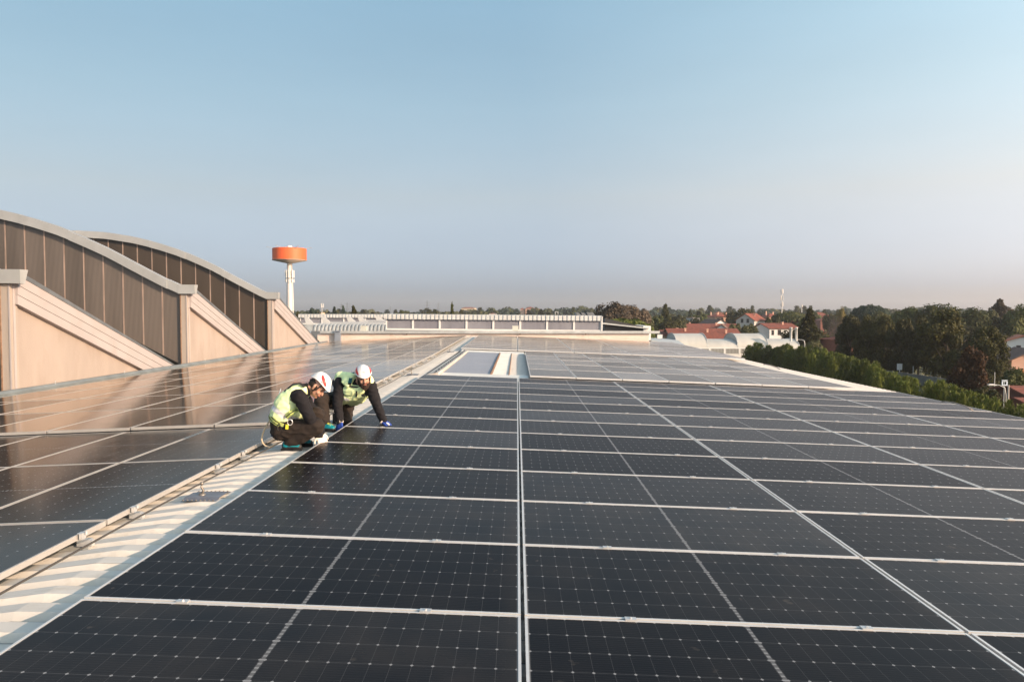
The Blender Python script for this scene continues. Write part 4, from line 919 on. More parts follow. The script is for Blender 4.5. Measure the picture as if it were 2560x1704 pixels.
for a in range(8):
    aa = a * .785 + .15; rr = 10.6 * k_
    m = MB(); m.cbox((math.cos(aa) * rr, math.sin(aa) * rr, za), (.22, .55, 2.7), rz=aa); m.cbox((math.cos(aa) * rr, math.sin(aa) * rr, za - 2.4), (.2, .42, 1.2), rz=aa); m.cbox((math.cos(aa) * (rr - .3), math.sin(aa) * (rr - .3), za - .6), (.5, .1, .1), rz=aa); m.build('antenna', MT['white'], wt)
def mast(u, vt, vb, Y, label, r0=.45, heads=2):
    a, b = at(u, vb, Y), at(u, vt, Y); root = tag(empty('mobile_mast', (a.x, Y, GZ)), label, 'mast'); h = b.z - GZ
    m = MB(); m.tube([(0,0,0), (0,0,h*.6), (0,0,h)], [r0, r0*.7, r0*.45], 8); m.build('pole', MT['steel'], root)
    for j in range(heads):
        m = MB()
        for a_ in range(3):
            aa = a_ * 2.09 + .5 + j; m.cbox((math.cos(aa) * r0 * 2.2, math.sin(aa) * r0 * 2.2, h - 1.2 - j * 2.6), (.16, .26, 1.9), rz=aa); m.cbox((math.cos(aa) * r0, math.sin(aa) * r0, h - 1.6 - j * 2.6), (r0 * 1.6, .12, .12), rz=aa)
        m.build('antenna_head', MT['shaft'], root)
mast(1954, 721, 810, 300, 'tall pale mobile mast rising over the houses right of centre', .26, 3)
mast(2004, 760, 790, 520, 'short far mast on the right skyline', .4, 1)
mast(805, 757, 780, 330, 'small mast with red top right of the water tower', .3, 1)
def pylon(u, vt, Y, label):
    b = at(u, vt, Y); root = tag(empty('power_pylon', (b.x, Y, GZ)), label, 'pylon', 'power pylons on the horizon'); h = b.z - GZ; m = MB()
    w = h * .13
    for sx in (-1, 1):
        for sy in (-1, 1): m.tube([(sx*w, sy*w, 0), (sx*w*.3, sy*w*.3, h*.6), (0, 0, h)], .16, 4)
    for j in range(6):
        z0 = h * .1 * j; s0, s1 = w * (1 - .117 * j), w * (1 - .117 * (j + 1)); m.tube([(-s0, -s0, z0), (s1, -s1, z0 + h * .1)], .12, 4); m.tube([(s0, -s0, z0), (-s1, -s1, z0 + h * .1)], .12, 4)
    m.build('lattice', MT['steel_d'], root)
    m = MB()
    for j, zz in enumerate((.66, .78, .9)): m.tube([(-h * .13, 0, h * zz), (h * .13, 0, h * zz)], .16, 4)
    m.build('crossarm', MT['steel_d'], root)
for u, vt, Y, lab in ((1067.7, 750, 800, 'tallest lattice pylon left of centre on the horizon'), (1096, 756, 1100, 'fainter lattice pylon right of the tallest'), (868, 755, 1000, 'right pylon of the pair left of the layered cedar'), (853, 757, 1050, 'left pylon of the pair left of the layered cedar'), (976, 765, 1300, 'tiny pylon between the pairs')): pylon(u, vt, Y, lab)
def lamp(u_p, v_arm, u_h, v_h, Y, label, r=.06):
    a, h = at(u_p, v_arm, Y), at(u_h, v_h, Y); root = tag(empty('street_lamp', (a.x, Y, GZ)), label, 'street lamp'); o = Vector((a.x, Y, GZ))
    m = MB(); top = a - o; hd = h - o; m.tube([(0,0,0), top * .98, top + Vector(((hd.x - top.x) * .12, 0, (hd.z - top.z) * .7)), hd + Vector(((top.x - hd.x) * .35, 0, 0)), hd], [r, r * .8, r * .7, r * .6, r * .5], 7); m.build('pole', MT['steel'], root, True)
    m = MB(); s = -1 if hd.x < top.x else 1; m.cbox(hd + Vector((s * .28, 0, .02)), (.70, .24, .06)); m.cbox(hd + Vector((s * .3, 0, .085)), (.45, .16, .03)); m.build('lamp_head', MT['alu'], root)
lamp(2515, 985, 2488, 962, 62, 'street lamp reaching left over the hedge in the lower right', .042)
lamp(2012, 858, 2000, 849, 150, 'far street lamp with a curved arm by the barrel hall', .1)
a = at(2520, 1015, 66); t_ = at(2519, 962, 66); m = MB(); m.tube([(a.x, 66, GZ), (a.x, 66, t_.z)], [.085, .07], 10); pl = tag(m.build('utility_pole', MT['concrete'], None, True), 'concrete utility pole right beside the lower right street lamp', 'pole')
a = at(2512, 958, 64); m = MB(); w_, h_ = .25, .2
for lo, hi in (((-w_, 0, -h_), (w_, .05, -h_ + .09)), ((-w_, 0, h_ - .05), (w_, .05, h_)), ((-w_, 0, -h_ + .091), (-w_ + .10, .05, h_ - .051)), ((w_ - .10, 0, -h_ + .091), (w_, .05, h_ - .051)), ((-w_, 0, h_ + .04), (w_, .04, h_ + .10))): m.box(Vector(lo) + a, Vector(hi) + a)
sg = MB(); sg.tube([(a.x, 64.08, GZ), (a.x, 64.08, a.z + .3)], .035, 6)
bx = tag(m.build('sign_frame', mat('pale_blue_enamel', (.50,.58,.66), .5, 0, .05, 3)), 'pale blue rectangular sign frame above the lower right lamp arm', 'sign'); sg.build('sign_post', MT['steel'], bx)
for (u, v, Y, lab) in ((2249, 917, 124, 'white cabinet on the dark wall left of the tree trunks'),):
    p = at(u, v, Y); m = MB(); m.cbox(p, (.75, .3, 1.0)); m.cbox(p + Vector((0, 0, .53)), (.8, .35, .05)); m.tube([(p.x, p.y, GZ), (p.x, p.y, p.z - .4)], .06, 6); tag(m.build('cabinet', MT['white']), lab, 'cabinet')
for k, (u, v, Y) in enumerate(((2283, 915, 121), (2487, 930, 92))):
    p = at(u, v, Y); m = MB(); m.tube([(p.x, Y, GZ), (p.x, Y, p.z)], .05, 6); tag(m.build('thin_post', MT['steel']), ('thin steel post by the white cabinet behind the wall', 'thin steel post right of the bronze magnolia')[k], 'post')
# bent pipes over the eave
for k, (u0, v0_, u1, v1_, Y, lab) in enumerate(((1912, 910, 1948, 921, 24.5, 'curved white pipe rising over the eave beside the middle array'), (2362, 1003, 2420, 1018, 13.2, 'curved pipe rising over the panel edge at the right'))):
    a, b = at(u0, v0_, Y), at(u1, v1_, Y - .6); m = MB()
    m.tube([a + Vector((0, .1, -.02)), a, a.lerp(b, .35) + Vector((0, 0, .02)), a.lerp(b, .85) + Vector((0, 0, .015)), b, b + Vector((.06, -.05, -.05))], .009 if k else .016, 7); tag(m.build('eave_pipe', MT['concrete'], None, True), lab, 'pipe')
# ------------------------------------------------------------------ the two workers
def caps(m, p0, p1, r0, r1, n=16):
    p0, p1 = Vector(p0), Vector(p1); d = (p1 - p0).normalized(); pts, rs = [], []
    for a in (78, 55, 30, 0): pts.append(p0 - d * r0 * math.sin(R(a))); rs.append(r0 * math.cos(R(a)))
    for a in (0, 30, 55, 78): pts.append(p1 + d * r1 * math.sin(R(a))); rs.append(r1 * math.cos(R(a)))
    m.tube(pts, rs, n); return m
def ell(m, c, ax, n=18):
    """ellipsoid at c with the three half-axis vectors ax"""
    c = Vector(c); b = len(m.v); k = 12
    for i in range(1, k):
        t = math.pi * i / k
        for j in range(n):
            f = 2 * math.pi * j / n
            m.v.append(tuple(c + ax[0] * (math.sin(t) * math.cos(f)) + ax[1] * (math.sin(t) * math.sin(f)) + ax[2] * math.cos(t)))
    top = len(m.v); m.v.append(tuple(c + ax[2])); m.v.append(tuple(c - ax[2]))
    for i in range(k - 2):
        for j in range(n): m.f.append((b+i*n+j, b+(i+1)*n+j, b+(i+1)*n+(j+1)%n, b+i*n+(j+1)%n)); m.m.append(0)
    for j in range(n):
        m.f.append((top, b + j, b + (j+1) % n)); m.m.append(0); m.f.append((top + 1, b + (k-2)*n + (j+1) % n, b + (k-2)*n + j)); m.m.append(0)
    return m
def knit(name, m, voxel, mats, parent, it=3, wr=0, ws=9, matfn=None):
    """one continuous surface grown round the joined volumes, relaxed, with soft folds"""
    tmp = m.build('tmp', [], None); md = tmp.modifiers.new('r', 'REMESH'); md.mode = 'VOXEL'; md.voxel_size = voxel
    dg = bpy.context.evaluated_depsgraph_get(); me = bpy.data.meshes.new_from_object(tmp.evaluated_get(dg))
    old = tmp.data; bpy.data.objects.remove(tmp); bpy.data.meshes.remove(old)
    bm = bmesh.new(); bm.from_mesh(me)
    for _ in range(it): bmesh.ops.smooth_vert(bm, verts=bm.verts, factor=.5, use_axis_x=True, use_axis_y=True, use_axis_z=True)
    if wr:
        bm.normal_update()
        for v in bm.verts:
            p = v.co; a = noise.noise(Vector((p.x * ws, p.y * ws, p.z * ws * 1.7))); b = noise.noise(Vector((p.x * ws * 2.3 + 5, p.y * ws * 2.3, p.z * ws * 3.1)))
            v.co = p + v.normal * wr * ((1 - abs(a)) ** 3 * 1.2 - .5 + b * .5)
    bm.normal_update()
    for f in bm.faces:
        f.smooth = True
        if matfn: f.material_index = matfn(f.calc_center_median(), f.normal)
    me.materials.clear()
    for x in (mats if isinstance(mats, (list, tuple)) else [mats]): me.materials.append(x)
    bm.to_mesh(me); bm.free()
    me.name = name; o = link(name, me)
    if parent: child_at(o, parent)
    return o
def ribbon(m, pts, w, up, th=.004, mat_i=0):
    """flat strap along pts; w its width vector direction list or one vector"""
    pts = [Vector(p) for p in pts]; k = len(pts); b = len(m.v); 
    for i, p in enumerate(pts):
        d = (pts[min(i+1,k-1)] - pts[max(i-1,0)]).normalized(); u = Vector(up[i] if isinstance(up, list) else up)
        s = d.cross(u).normalized(); nn = s.cross(d).normalized()
        for a, c in ((-1,-1),(1,-1),(1,1),(-1,1)): m.v.append(tuple(p + s * a * w / 2 + nn * c * th / 2))
    for i in range(k - 1):
        for j in range(4): m.f.append((b+i*4+j, b+i*4+(j+1)%4, b+(i+1)*4+(j+1)%4, b+(i+1)*4+j)); m.m.append(mat_i)
    m.f += [(b, b+3, b+2, b+1), (b+(k-1)*4, b+(k-1)*4+1, b+(k-1)*4+2, b+(k-1)*4+3)]; m.m += [mat_i] * 2
    return m
PM = dict(skin=mat('skin', (.50,.27,.185), .55, 0, .08, 25), navy=mat('navy_jersey', (.0055,.004,.006), .9, 0, .15, 30, .25, 300), trouser=mat('dark_brown_twill', (.022,.014,.010), .9, 0, .2, 18, .3, 250),
          neon=mat('fluorescent_vest', (.82,.95,.50), .7, 0, .06, 12, .2, 200), silver=mat('reflective_tape', (.72,.70,.70), .35, .2, .08, 20), hwhite=mat('helmet_white', (.80,.79,.78), .28, 0, .02, 6), hred=mat('helmet_red', (.72,.035,.03), .35, 0, .04, 10),
          strap=mat('black_webbing', (.012,.012,.013), .7, 0, .2, 60), lime=mat('lime_webbing', (.42,.48,.14), .7, 0, .2, 60), hair=mat('dark_hair', (.022,.014,.010), .7, 0, .3, 90, .6, 300), beard=mat('brown_beard', (.040,.020,.012), .8, 0, .35, 90, .8, 300),
          gwhite=mat('white_glove', (.70,.62,.54), .8, 0, .1, 40), gblue=mat('blue_glove', (.018,.055,.30), .6, 0, .2, 40), boot=mat('black_boot', (.018,.016,.016), .6, 0, .2, 30), teal=mat('teal_boot_trim', (.0,.20,.24), .5, 0, .15, 30),
          yellow=mat('yellow_tag', (.70,.66,.05), .6, 0, .1, 20), eye=mat('eye', (.02,.015,.012), .2, 0, .1, 20), lip=mat('lips', (.42,.15,.12), .5, 0, .1, 30))
class Worker:
    def __init__(s, Yc, label, sc):
        s.Yc, s.sc = Yc, sc; s.label = label
    def P(s, x, y, dy=0): return at(600 + x * .195246, 860 + y * .195246, s.Yc + dy)
def head_frame(F, U):
    F = F.normalized(); S = F.cross(U).normalized(); U = S.cross(F).normalized(); return F, S, U
def add_head(m, O, F, S, U, k):
    ell(m, O + U * .025 * k - F * .008 * k, (F * .100 * k, S * .076 * k, U * .098 * k))
    ell(m, O - U * .045 * k + F * .022 * k, (F * .068 * k, S * .058 * k, U * .070 * k))
    caps(m, O - U * .088 * k + F * .060 * k, O - U * .092 * k + F * .070 * k, .024 * k, .020 * k, 10)
    caps(m, O + U * .022 * k + F * .086 * k, O - U * .022 * k + F * .108 * k, .011 * k, .0165 * k, 8)
    for sg in (-1, 1):
        caps(m, O + U * .034 * k + F * .083 * k + S * .036 * k * sg, O + U * .036 * k + F * .088 * k + S * .014 * k * sg, .013 * k, .012 * k, 8)
        ell(m, O - U * .025 * k + F * .066 * k + S * .036 * k * sg, (F * .026 * k, S * .024 * k, U * .024 * k), 10)
        caps(m, O + U * .012 * k - F * .002 * k + S * .079 * k * sg, O - U * .030 * k + F * .002 * k + S * .078 * k * sg, .017 * k, .011 * k, 8)
    caps(m, O - U * .052 * k + F * .086 * k - S * .018 * k, O - U * .052 * k + F * .086 * k + S * .018 * k, .012 * k, .012 * k, 8)
def add_helmet(root, O, F, S, U, k, text=False, lift=.050, back=.004):
    C = O + U * lift - F * back; a, b, c = .142 * k, .112 * k, .112 * k
    def surf(th, ph, off=0.0):
        cf, sf = math.cos(R(th)), math.sin(R(th)); cp, sp = math.cos(R(ph)), math.sin(R(ph))
        ridge = .004 * k * (1 if abs(b * sf * cp) < .034 * k and ph > 32 else 0) * (1 if ph > 8 else 0)
        brim = .026 * k * max(0, cf) ** 3 * max(0, 1 - ph / 20) if ph < 20 else 0
        back = .010 * k * max(0, -cf) * max(0, 1 - ph / 26)
        rr = Vector((a * cf * cp, b * sf * cp, c * sp)); n_ = Vector((cf * cp, sf * cp, sp)); rr += n_ * (ridge + off)
        dip = (-.014 * math.cos(R(2 * th)) - .020 * max(0, -cf) + .0) * k * max(0, 1 - ph / 30)
        return C + F * (rr.x + brim - back * (1 if cf < 0 else 0)) + S * rr.y + U * (rr.z + dip)
    m = MB(); ths = list(range(0, 360, 10)); phs = [-4, 0, 6, 12, 20, 30, 42, 54, 66, 78, 86]
    for i, ph in enumerate(phs):
        for th in ths: m.v.append(tuple(surf(th, ph, .004 * k if i == 0 else 0)))
    n = len(ths)
    for i in range(len(phs) - 1):
        for j in range(n): m.f.append((i*n+j, i*n+(j+1)%n, (i+1)*n+(j+1)%n, (i+1)*n+j)); m.m.append(0)
    m.f.append(tuple((len(phs)-1)*n + j for j in range(n))); m.m.append(0)
    b2 = len(m.v)                                       # inner shell
    for ph in (-4, 20, 50, 80):
        for th in ths: m.v.append(tuple(surf(th, ph, -.010 * k)))
    for i in range(3):
        for j in range(n): m.f.append((b2+i*n+j, b2+(i+1)*n+j, b2+(i+1)*n+(j+1)%n, b2+i*n+(j+1)%n)); m.m.append(0)
    for j in range(n): m.f.append((j, b2+j, b2+(j+1)%n, (j+1)%n)); m.m.append(0)
    h = m.build('helmet', PM['hwhite'], None, True); child_at(h, root); h.modifiers.new('sharp', 'EDGE_SPLIT').split_angle = R(50)
    def sub(o): o.parent = h; return o
    for sg in (-1, 1):
        m = MB(); K = 18
        for i in range(K + 1):
            t = i / K; th, ph = 45 + 66 * t ** 1.1, 7 + 47 * t ** .85; w = 10.5 * math.sin(math.pi * (.10 + .88 * t ** .8)) ** .8 + .3
            dt, dp = 66 * math.cos(R(ph)), 42; l = math.hypot(dt, dp)
            for q in (-1, -.33, .33, 1): m.v.append(tuple(surf(sg * (th + q * w * dp / l / math.cos(R(ph))), ph - q * w * dt / l, .0024 * k)))
        for i in range(K):
            for j in range(3): m.f.append((i*4+j, i*4+j+1, i*4+j+5, i*4+j+4)); m.m.append(0)
        sub(m.build('red_stripe', PM['hred'], None, True))
        m = MB(); p = surf(sg * 74, 9, .001 * k); m.tube([p - F * .012 * k + U * .004 * k, p, p + F * .012 * k + U * .004 * k], .0028 * k, 6); sub(m.build('vent_slot', PM['strap']))
        m = MB()
        for th, ph0 in ((62, 0), (118, 0)):
            ribbon(m, [surf(sg * th, -3, -.006 * k), O + S * sg * .083 * k + F * ((.045 if th < 90 else -.035)) * k - U * .012 * k, O + S * sg * .078 * k + F * .010 * k - U * .058 * k], .013 * k, S * sg, .003)
        ribbon(m, [O + S * sg * .078 * k + F * .010 * k - U * .056 * k, O + S * sg * .055 * k + F * .035 * k - U * .098 * k, O + F * .045 * k - U * .118 * k], .013 * k, S * sg - U, .003)
        sub(m.build('chin_strap', PM['strap']))
    m = MB(); m.cbox((0,0,0), (.02*k, .06*k, .03*k)); o = sub(m.build('size_dial', PM['strap'])); Mx = Matrix((F, S, U)).transposed().to_4x4(); Mx.translation = O - F * .118 * k + U * .012 * k
    o.data.transform(Mx)
    if text:
        cu = bpy.data.curves.new('t', 'FONT'); cu.body = 'TISGI'; cu.size = .031 * k; cu.align_x = 'CENTER'; to = bpy.data.objects.new('t', cu); COL.objects.link(to)
        dg = bpy.context.evaluated_depsgraph_get(); tm = bpy.data.meshes.new_from_object(to.evaluated_get(dg)); bpy.data.objects.remove(to)
        for v in tm.vertices: v.co = surf(-4 - math.degrees(v.co.x / (b * .98)), 21 + math.degrees(v.co.y / c), .0028 * k)
        tm.materials.append(mat('helmet_print', (.22,.16,.15), .5)); sub(link('lettering', tm))
    return h
def glove(name, Pw, palm_dir, side, nrm, m_, root, bend=.35, spread=.25, size=1.0, thumb=1):
    """palm and five bent fingers; palm_dir runs from the wrist to the knuckles, nrm is the back of the hand"""
    d = palm_dir.normalized(); n_ = (nrm - d * nrm.dot(d)).normalized(); s = d.cross(n_).normalized() * side; k = size; m = MB()
    K = Pw + d * .085 * k
    for q in (-.028, -.010, .010, .028): caps(m, Pw + s * q * .75 * k, K + s * q * k, .017 * k, .0145 * k, 10)
    caps(m, Pw - d * .03 * k, Pw + d * .012 * k, .030 * k, .028 * k, 12)
    for q, L, sp in ((-.030, .060, -1.2), (-.0105, .075, -.4), (.0105, .081, .4), (.030, .072, 1.2)):
        dd = (d + s * sp * spread * .45).normalized(); p = K + s * q * k; seg = L * k / 3
        for i in range(3):
            ang = bend * (i + .4); v = (dd * math.cos(ang) - n_ * math.sin(ang)).normalized(); e = p + v * seg * (1.15 - .15 * i)
            caps(m, p, e, (.0105 - .001 * i) * k, (.0098 - .001 * i) * k, 8); p = e
    tb = Pw + d * .022 * k + s * .030 * k * thumb; t1 = tb + (d * .6 + s * .75 * thumb - n_ * .25).normalized() * .040 * k; t2 = t1 + (d * .95 + s * .25 * thumb - n_ * .35).normalized() * .034 * k
    caps(m, tb, t1, .0145 * k, .0115 * k, 8); caps(m, t1, t2, .0112 * k, .0095 * k, 8)
    return knit(name, m, .0042, m_, root, 2)
def limb(m, pts, rs):
    for (a, b, ra, rb) in zip(pts, pts[1:], rs, rs[1:]): caps(m, a, b, ra, rb)
def boot(P_heel, P_toe, P_ank, root, up=Vector((0,0,1))):
    d = (P_toe - P_heel).normalized(); m = MB()
    caps(m, P_heel + up * .048, P_toe + up * .038 - d * .02, .046, .038, 14); caps(m, P_heel + up * .05 + d * .02, P_heel.lerp(P_toe, .55) + up * .055, .046, .044, 14)
    caps(m, P_heel + up * .06 + d * .005, P_ank, .047, .050, 14)
    b = knit('boot', m, .008, [PM['boot'], PM['teal']], root, 2, matfn=lambda c, n_: 1 if .042 < (c - P_heel).dot(up) < .13 and -.02 < (c - P_heel).dot(d) < .15 else 0)
    m = MB(); s = d.cross(up).normalized(); poly = [P_heel - d * .045 + s * q for q in (-.03, .03)]
    pts = [P_heel - d * .048 - s * .028, P_heel - d * .048 + s * .028, P_heel + d * .05 + s * .036, P_toe - d * .06 + s * .046, P_toe + d * .010 + s * .03, P_toe + d * .018, P_toe + d * .010 - s * .03, P_toe - d * .06 - s * .046, P_heel + d * .05 - s * .036]
    m.prism(pts, up * .022); o = m.build('sole', PM['strap']); o.parent = b
    m = MB()
    for k in range(4):
        p = P_heel.lerp(P_toe, .40 + .11 * k) + up * (.098 - .006 * k); m.tube([p - s * .03, p + up * .006, p + s * .03], .0028, 5)
    o = m.build('laces', PM['yellow']); o.parent = b; o['kind'] = 'stuff'
    return b
def loop(c, e1, e2, r1, r2, n=24, a0=0, a1=360):
    return [c + e1 * (r1 * math.cos(R(a0 + (a1 - a0) * i / n))) + e2 * (r2 * math.sin(R(a0 + (a1 - a0) * i / n))) for i in range(n + 1)]

# --- left worker: squatting in profile, facing right
w1 = Worker(7.65, '', 1); P = w1.P
fz = zroof(-2.45) + .001
root = tag(empty('person', (P(640, 1340).x, 7.65, fz)), 'squatting worker in profile with white helmet, neon vest, harness and white gloves', 'person', 'two roof workers')
J = dict(pel=P(565,1075), wst=P(545,925), chs=P(640,740), upc=P(735,640), nk0=P(815,590), nk1=P(925,545))
YA = Vector((0, 1, 0))
O = P(985, 545, 0); F, S, U = head_frame(P(1090, 632) - P(1000, 545) + Vector((0,-.018,0)), P(1080, 380) - P(985, 545))
hk = .93
sh = [(P(770,682,-.175), P(880,915,-.215), P(1010,1165,-.045)), (P(800,660,.185), P(950,920,.14), P(1035,1130,.03))]
lg = [(P(580,1090,-.095), P(990,1052,-.145), P(640,1262,-.105)), (P(590,1075,.095), P(985,888,.145), P(780,1225,.115))]
def torso(m, e=0.0, Jd=J, lat=YA, hip=True):
    for sg in (-1, 1):
        o = lat * sg
        if hip: caps(m, Jd['pel'] + o * .085, Jd['wst'] + o * .075, .108 + e, .098 + e)
        caps(m, Jd['wst'] + o * .075, Jd['chs'] + o * .085, .098 + e, .112 + e); caps(m, Jd['chs'] + o * .085, Jd['upc'] + o * .095, .112 + e, .088 + e)
    caps(m, Jd['wst'], Jd['upc'], .10 + e, .10 + e)
m = MB(); torso(m, -.014)
for a in sh: limb(m, a, (.060, .046, .034))
for a in lg: limb(m, a, (.086, .062, .046)); 
caps(m, J['upc'], J['nk0'], .07, .060); caps(m, J['nk0'], J['nk1'], .060, .058); caps(m, J['nk1'], O - F * .03, .056, .056); add_head(m, O, F, S, U, hk)
body = knit('body', m, .0065, PM['skin'], root, 2)
m = MB(); torso(m)
for a in sh: limb(m, a, (.076, .062, .045)); caps(m, J['upc'] + YA * (.09 if a is sh[1] else -.09), a[0], .085, .078)
caps(m, J['upc'], J['nk0'] + (J['nk1'] - J['nk0']) * .45, .088, .070)
knit('jacket', m, .010, PM['navy'], root, 2, .007, 11)
m = MB()
for sg in (-1, 1): caps(m, J['pel'] + YA * .085 * sg, J['wst'].lerp(J['pel'], .35) + YA * .08 * sg, .118, .106)
for a in lg: limb(m, a, (.104, .080, .064)); caps(m, a[1], a[2].lerp(a[1], .3), .078, .068)
knit('trousers', m, .010, PM['trouser'], root, 2, .010, 9)
ax = (J['upc'] - J['wst']); al = ax.length; axn = ax.normalized()
def vest_mat(c, n_):
    t = (c - J['wst']).dot(axn) / al; return 1 if .16 < t < .34 else 0
m = MB()
V0 = J['wst'].lerp(J['chs'], .12)
for sg in (-1, 1):
    o = YA * sg; caps(m, V0 + o * .074, J['chs'] + o * .077, .123, .130); caps(m, J['chs'] + o * .075, J['upc'] + o * .082, .127, .106); caps(m, J['upc'] + o * .07, J['nk0'] + o * .055, .100, .062)
caps(m, P(700,850), P(800,880), .135, .065)
vest = knit('vest', m, .009, [PM['neon'], PM['silver']], root, 2, .006, 12, vest_mat)
def put(mb, name, mt, par_=None, smooth=False):
    o = mb.build(name, mt, None, smooth)
    if par_ is None: child_at(o, root)
    else: o.parent = par_
    return o
ft = (P(800,800) - P(640,740)).normalized()            # towards the belly
e2 = (ft - axn * ft.dot(axn)).normalized(); bc = P(542, 965)
m = MB(); ribbon(m, loop(bc, YA, e2, .205, .135), .050, axn.cross(Vector((0,0,0.0001))) if False else [(q - bc).normalized() for q in loop(bc, YA, e2, .205, .135)], .006); belt = put(m, 'harness', PM['lime'])
for off in (-.013, .013):
    m = MB(); pts = loop(bc + axn * off, YA, e2, .209, .139); ribbon(m, pts, .008, [(q - bc).normalized() for q in pts], .004); put(m, 'stripe', PM['strap'], belt)
m = MB(); pts = [P(590,935,-.20), P(640,890,-.21), P(700,850,-.19), P(740,835,-.16)]; ribbon(m, pts, .046, Vector((-.1,-1,.25)), .006); put(m, 'side_strap', PM['lime'], belt)
m = MB(); ribbon(m, [p + Vector((0,-.006,.001)) for p in pts], .008, Vector((-.1,-1,.25)), .004); put(m, 'stripe', PM['strap'], belt)
m = MB(); pts = [P(460,930,-.15), P(515,760,-.13), P(590,625,-.11), P(700,535,-.10), P(790,525,-.09), P(850,570,-.10)]; ribbon(m, [p + Vector((-.012,-.012,.02)) for p in pts], .030, [Vector((-.8,-.5,.3)), Vector((-.8,-.5,.4)), Vector((-.5,-.5,.7)), Vector((-.1,-.5,.9)), Vector((.1,-.5,.9)), Vector((.4,-.5,.7))], .005); put(m, 'shoulder_strap', PM['strap'], belt)
m = MB(); c = P(640, 1000, -.215); m.tube(loop(c, Vector((1,0,.1)), Vector((0,-.15,1)), .026, .03, 14), .005, 6); put(m, 'ring', MT['alu'], belt)
m = MB(); m.tube(loop(P(500,1065,-.20), Vector((1,0,.1)), Vector((0,-.1,1)), .020, .034, 14), .006, 6); put(m, 'hook', PM['strap'], belt)
m = MB(); m.cbox(P(602, 1058, -.215), (.028, .012, .048), ry=.1); put(m, 'tag', PM['yellow'], belt)
m = MB(); m.cbox(P(470, 1085, -.05), (.04, .20, .13), ry=.15); put(m, 'tool_pouch', mat('navy_pouch', (.012,.018,.045), .8, 0, .2, 20), belt)
m = MB(); pts = [P(440,985,-.16), P(470,1010,-.19), P(520,1030,-.205), P(560,1040,-.20)]; ribbon(m, pts, .03, Vector((-.3,-1,0)), .005); put(m, 'leg_strap', PM['lime'], belt)
add_helmet(root, O, F, S, U, .80, False, .078, .0)
m = MB(); ell(m, O + U * .012 - F * .025, (F * .082 * hk, S * .081 * hk, U * .082 * hk)); ell(m, O - U * .030 - F * .045, (F * .052, S * .064, U * .05))
for sg in (-1, 1): caps(m, O + S * sg * .070 + F * .020 + U * .02, O + S * sg * .071 + F * .022 - U * .022, .010, .007, 8)
hair = knit('hair', m, .006, PM['hair'], root, 1, .003, 60)
for sg in (-1, 1):
    m = MB(); ell(m, O + U * .016 * hk + F * .083 * hk + S * sg * .030 * hk, (F * .012, S * .013, U * .008), 10); put(m, 'eye', PM['eye'], None, True)
    m = MB(); m.tube([O + U * .034 * hk + F * .094 * hk + S * sg * .012, O + U * .039 * hk + F * .094 * hk + S * sg * .03, O + U * .033 * hk + F * .083 * hk + S * sg * .046], .0045, 6); put(m, 'eyebrow', PM['hair'])
m = MB(); m.tube([O - U * .052 * hk + F * .096 * hk - S * .024, O - U * .051 * hk + F * .101 * hk, O - U * .052 * hk + F * .096 * hk + S * .024], .0055, 6); put(m, 'lips', PM['lip'], None, True)
def fl(x, y, dy): p = P(x, y, dy); p.z = fz; return p
boot(fl(590,1300,-.11), fl(775,1375,-.12), P(615,1268,-.105), root); boot(fl(735,1290,.115), fl(915,1310,.115), P(778,1228,.115), root)
glove('glove', P(1012,1168,-.045), P(1040,1262,-.07) - P(1012,1168,-.045), 1, Vector((.55,-.6,.45)), PM['gwhite'], root, .55, .3, .95)
glove('glove', P(1036,1135,.03), P(1070,1215,.0) - P(1036,1135,.03), -1, Vector((.55,-.5,.5)), PM['gwhite'], root, .55, .3, .95)
# lanyard behind him
m = MB(); rp = [P(520,585,-.02), P(490,660,-.03), P(462,800,-.05), P(425,900,-.06), P(365,1000,-.06), P(310,1100,-.08), P(280,1190,-.08), P(285,1250,-.10), P(325,1300,-.12), P(385,1312,-.14), P(440,1290,-.14), P(500,1262,-.10)]
fine = []
for i in range(len(rp) - 1):
    p0, p1, p2, p3 = rp[max(i-1,0)], rp[i], rp[i+1], rp[min(i+2,len(rp)-1)]
    for k in range(5):
        t = k / 5; fine.append(.5 * ((2*p1) + (p2-p0)*t + (2*p0-5*p1+4*p2-p3)*t*t + (3*p1-p0-3*p2+p3)*t**3))
fine.append(rp[-1]); fine = [Vector((p.x, p.y, max(p.z, fz + .012))) for p in fine]
m.tube(fine[8:], .0085, 8); rope = tag(m.build('lanyard_rope', MT['rope'], None, True), 'beige lanyard rope looping from the squatting worker\'s back to the walkway', 'rope')
m = MB(); m.tube(loop(P(500,650,-.06), (P(478,740,-.06) - P(520,585,-.06)).normalized(), Vector((.35,-.9,.1)), .068, .022, 16), .006, 6); m.cbox(P(484,705,-.07), (.03,.03,.06), ry=.35); m.build('carabiner', MT['alu'], rope)
m = MB(); ribbon(m, [P(515,720,-.07), P(490,800,-.08), P(470,880,-.09)], .03, Vector((-.6,-.8,.2)), .006); m.build('webbing', MT['steel'], rope)

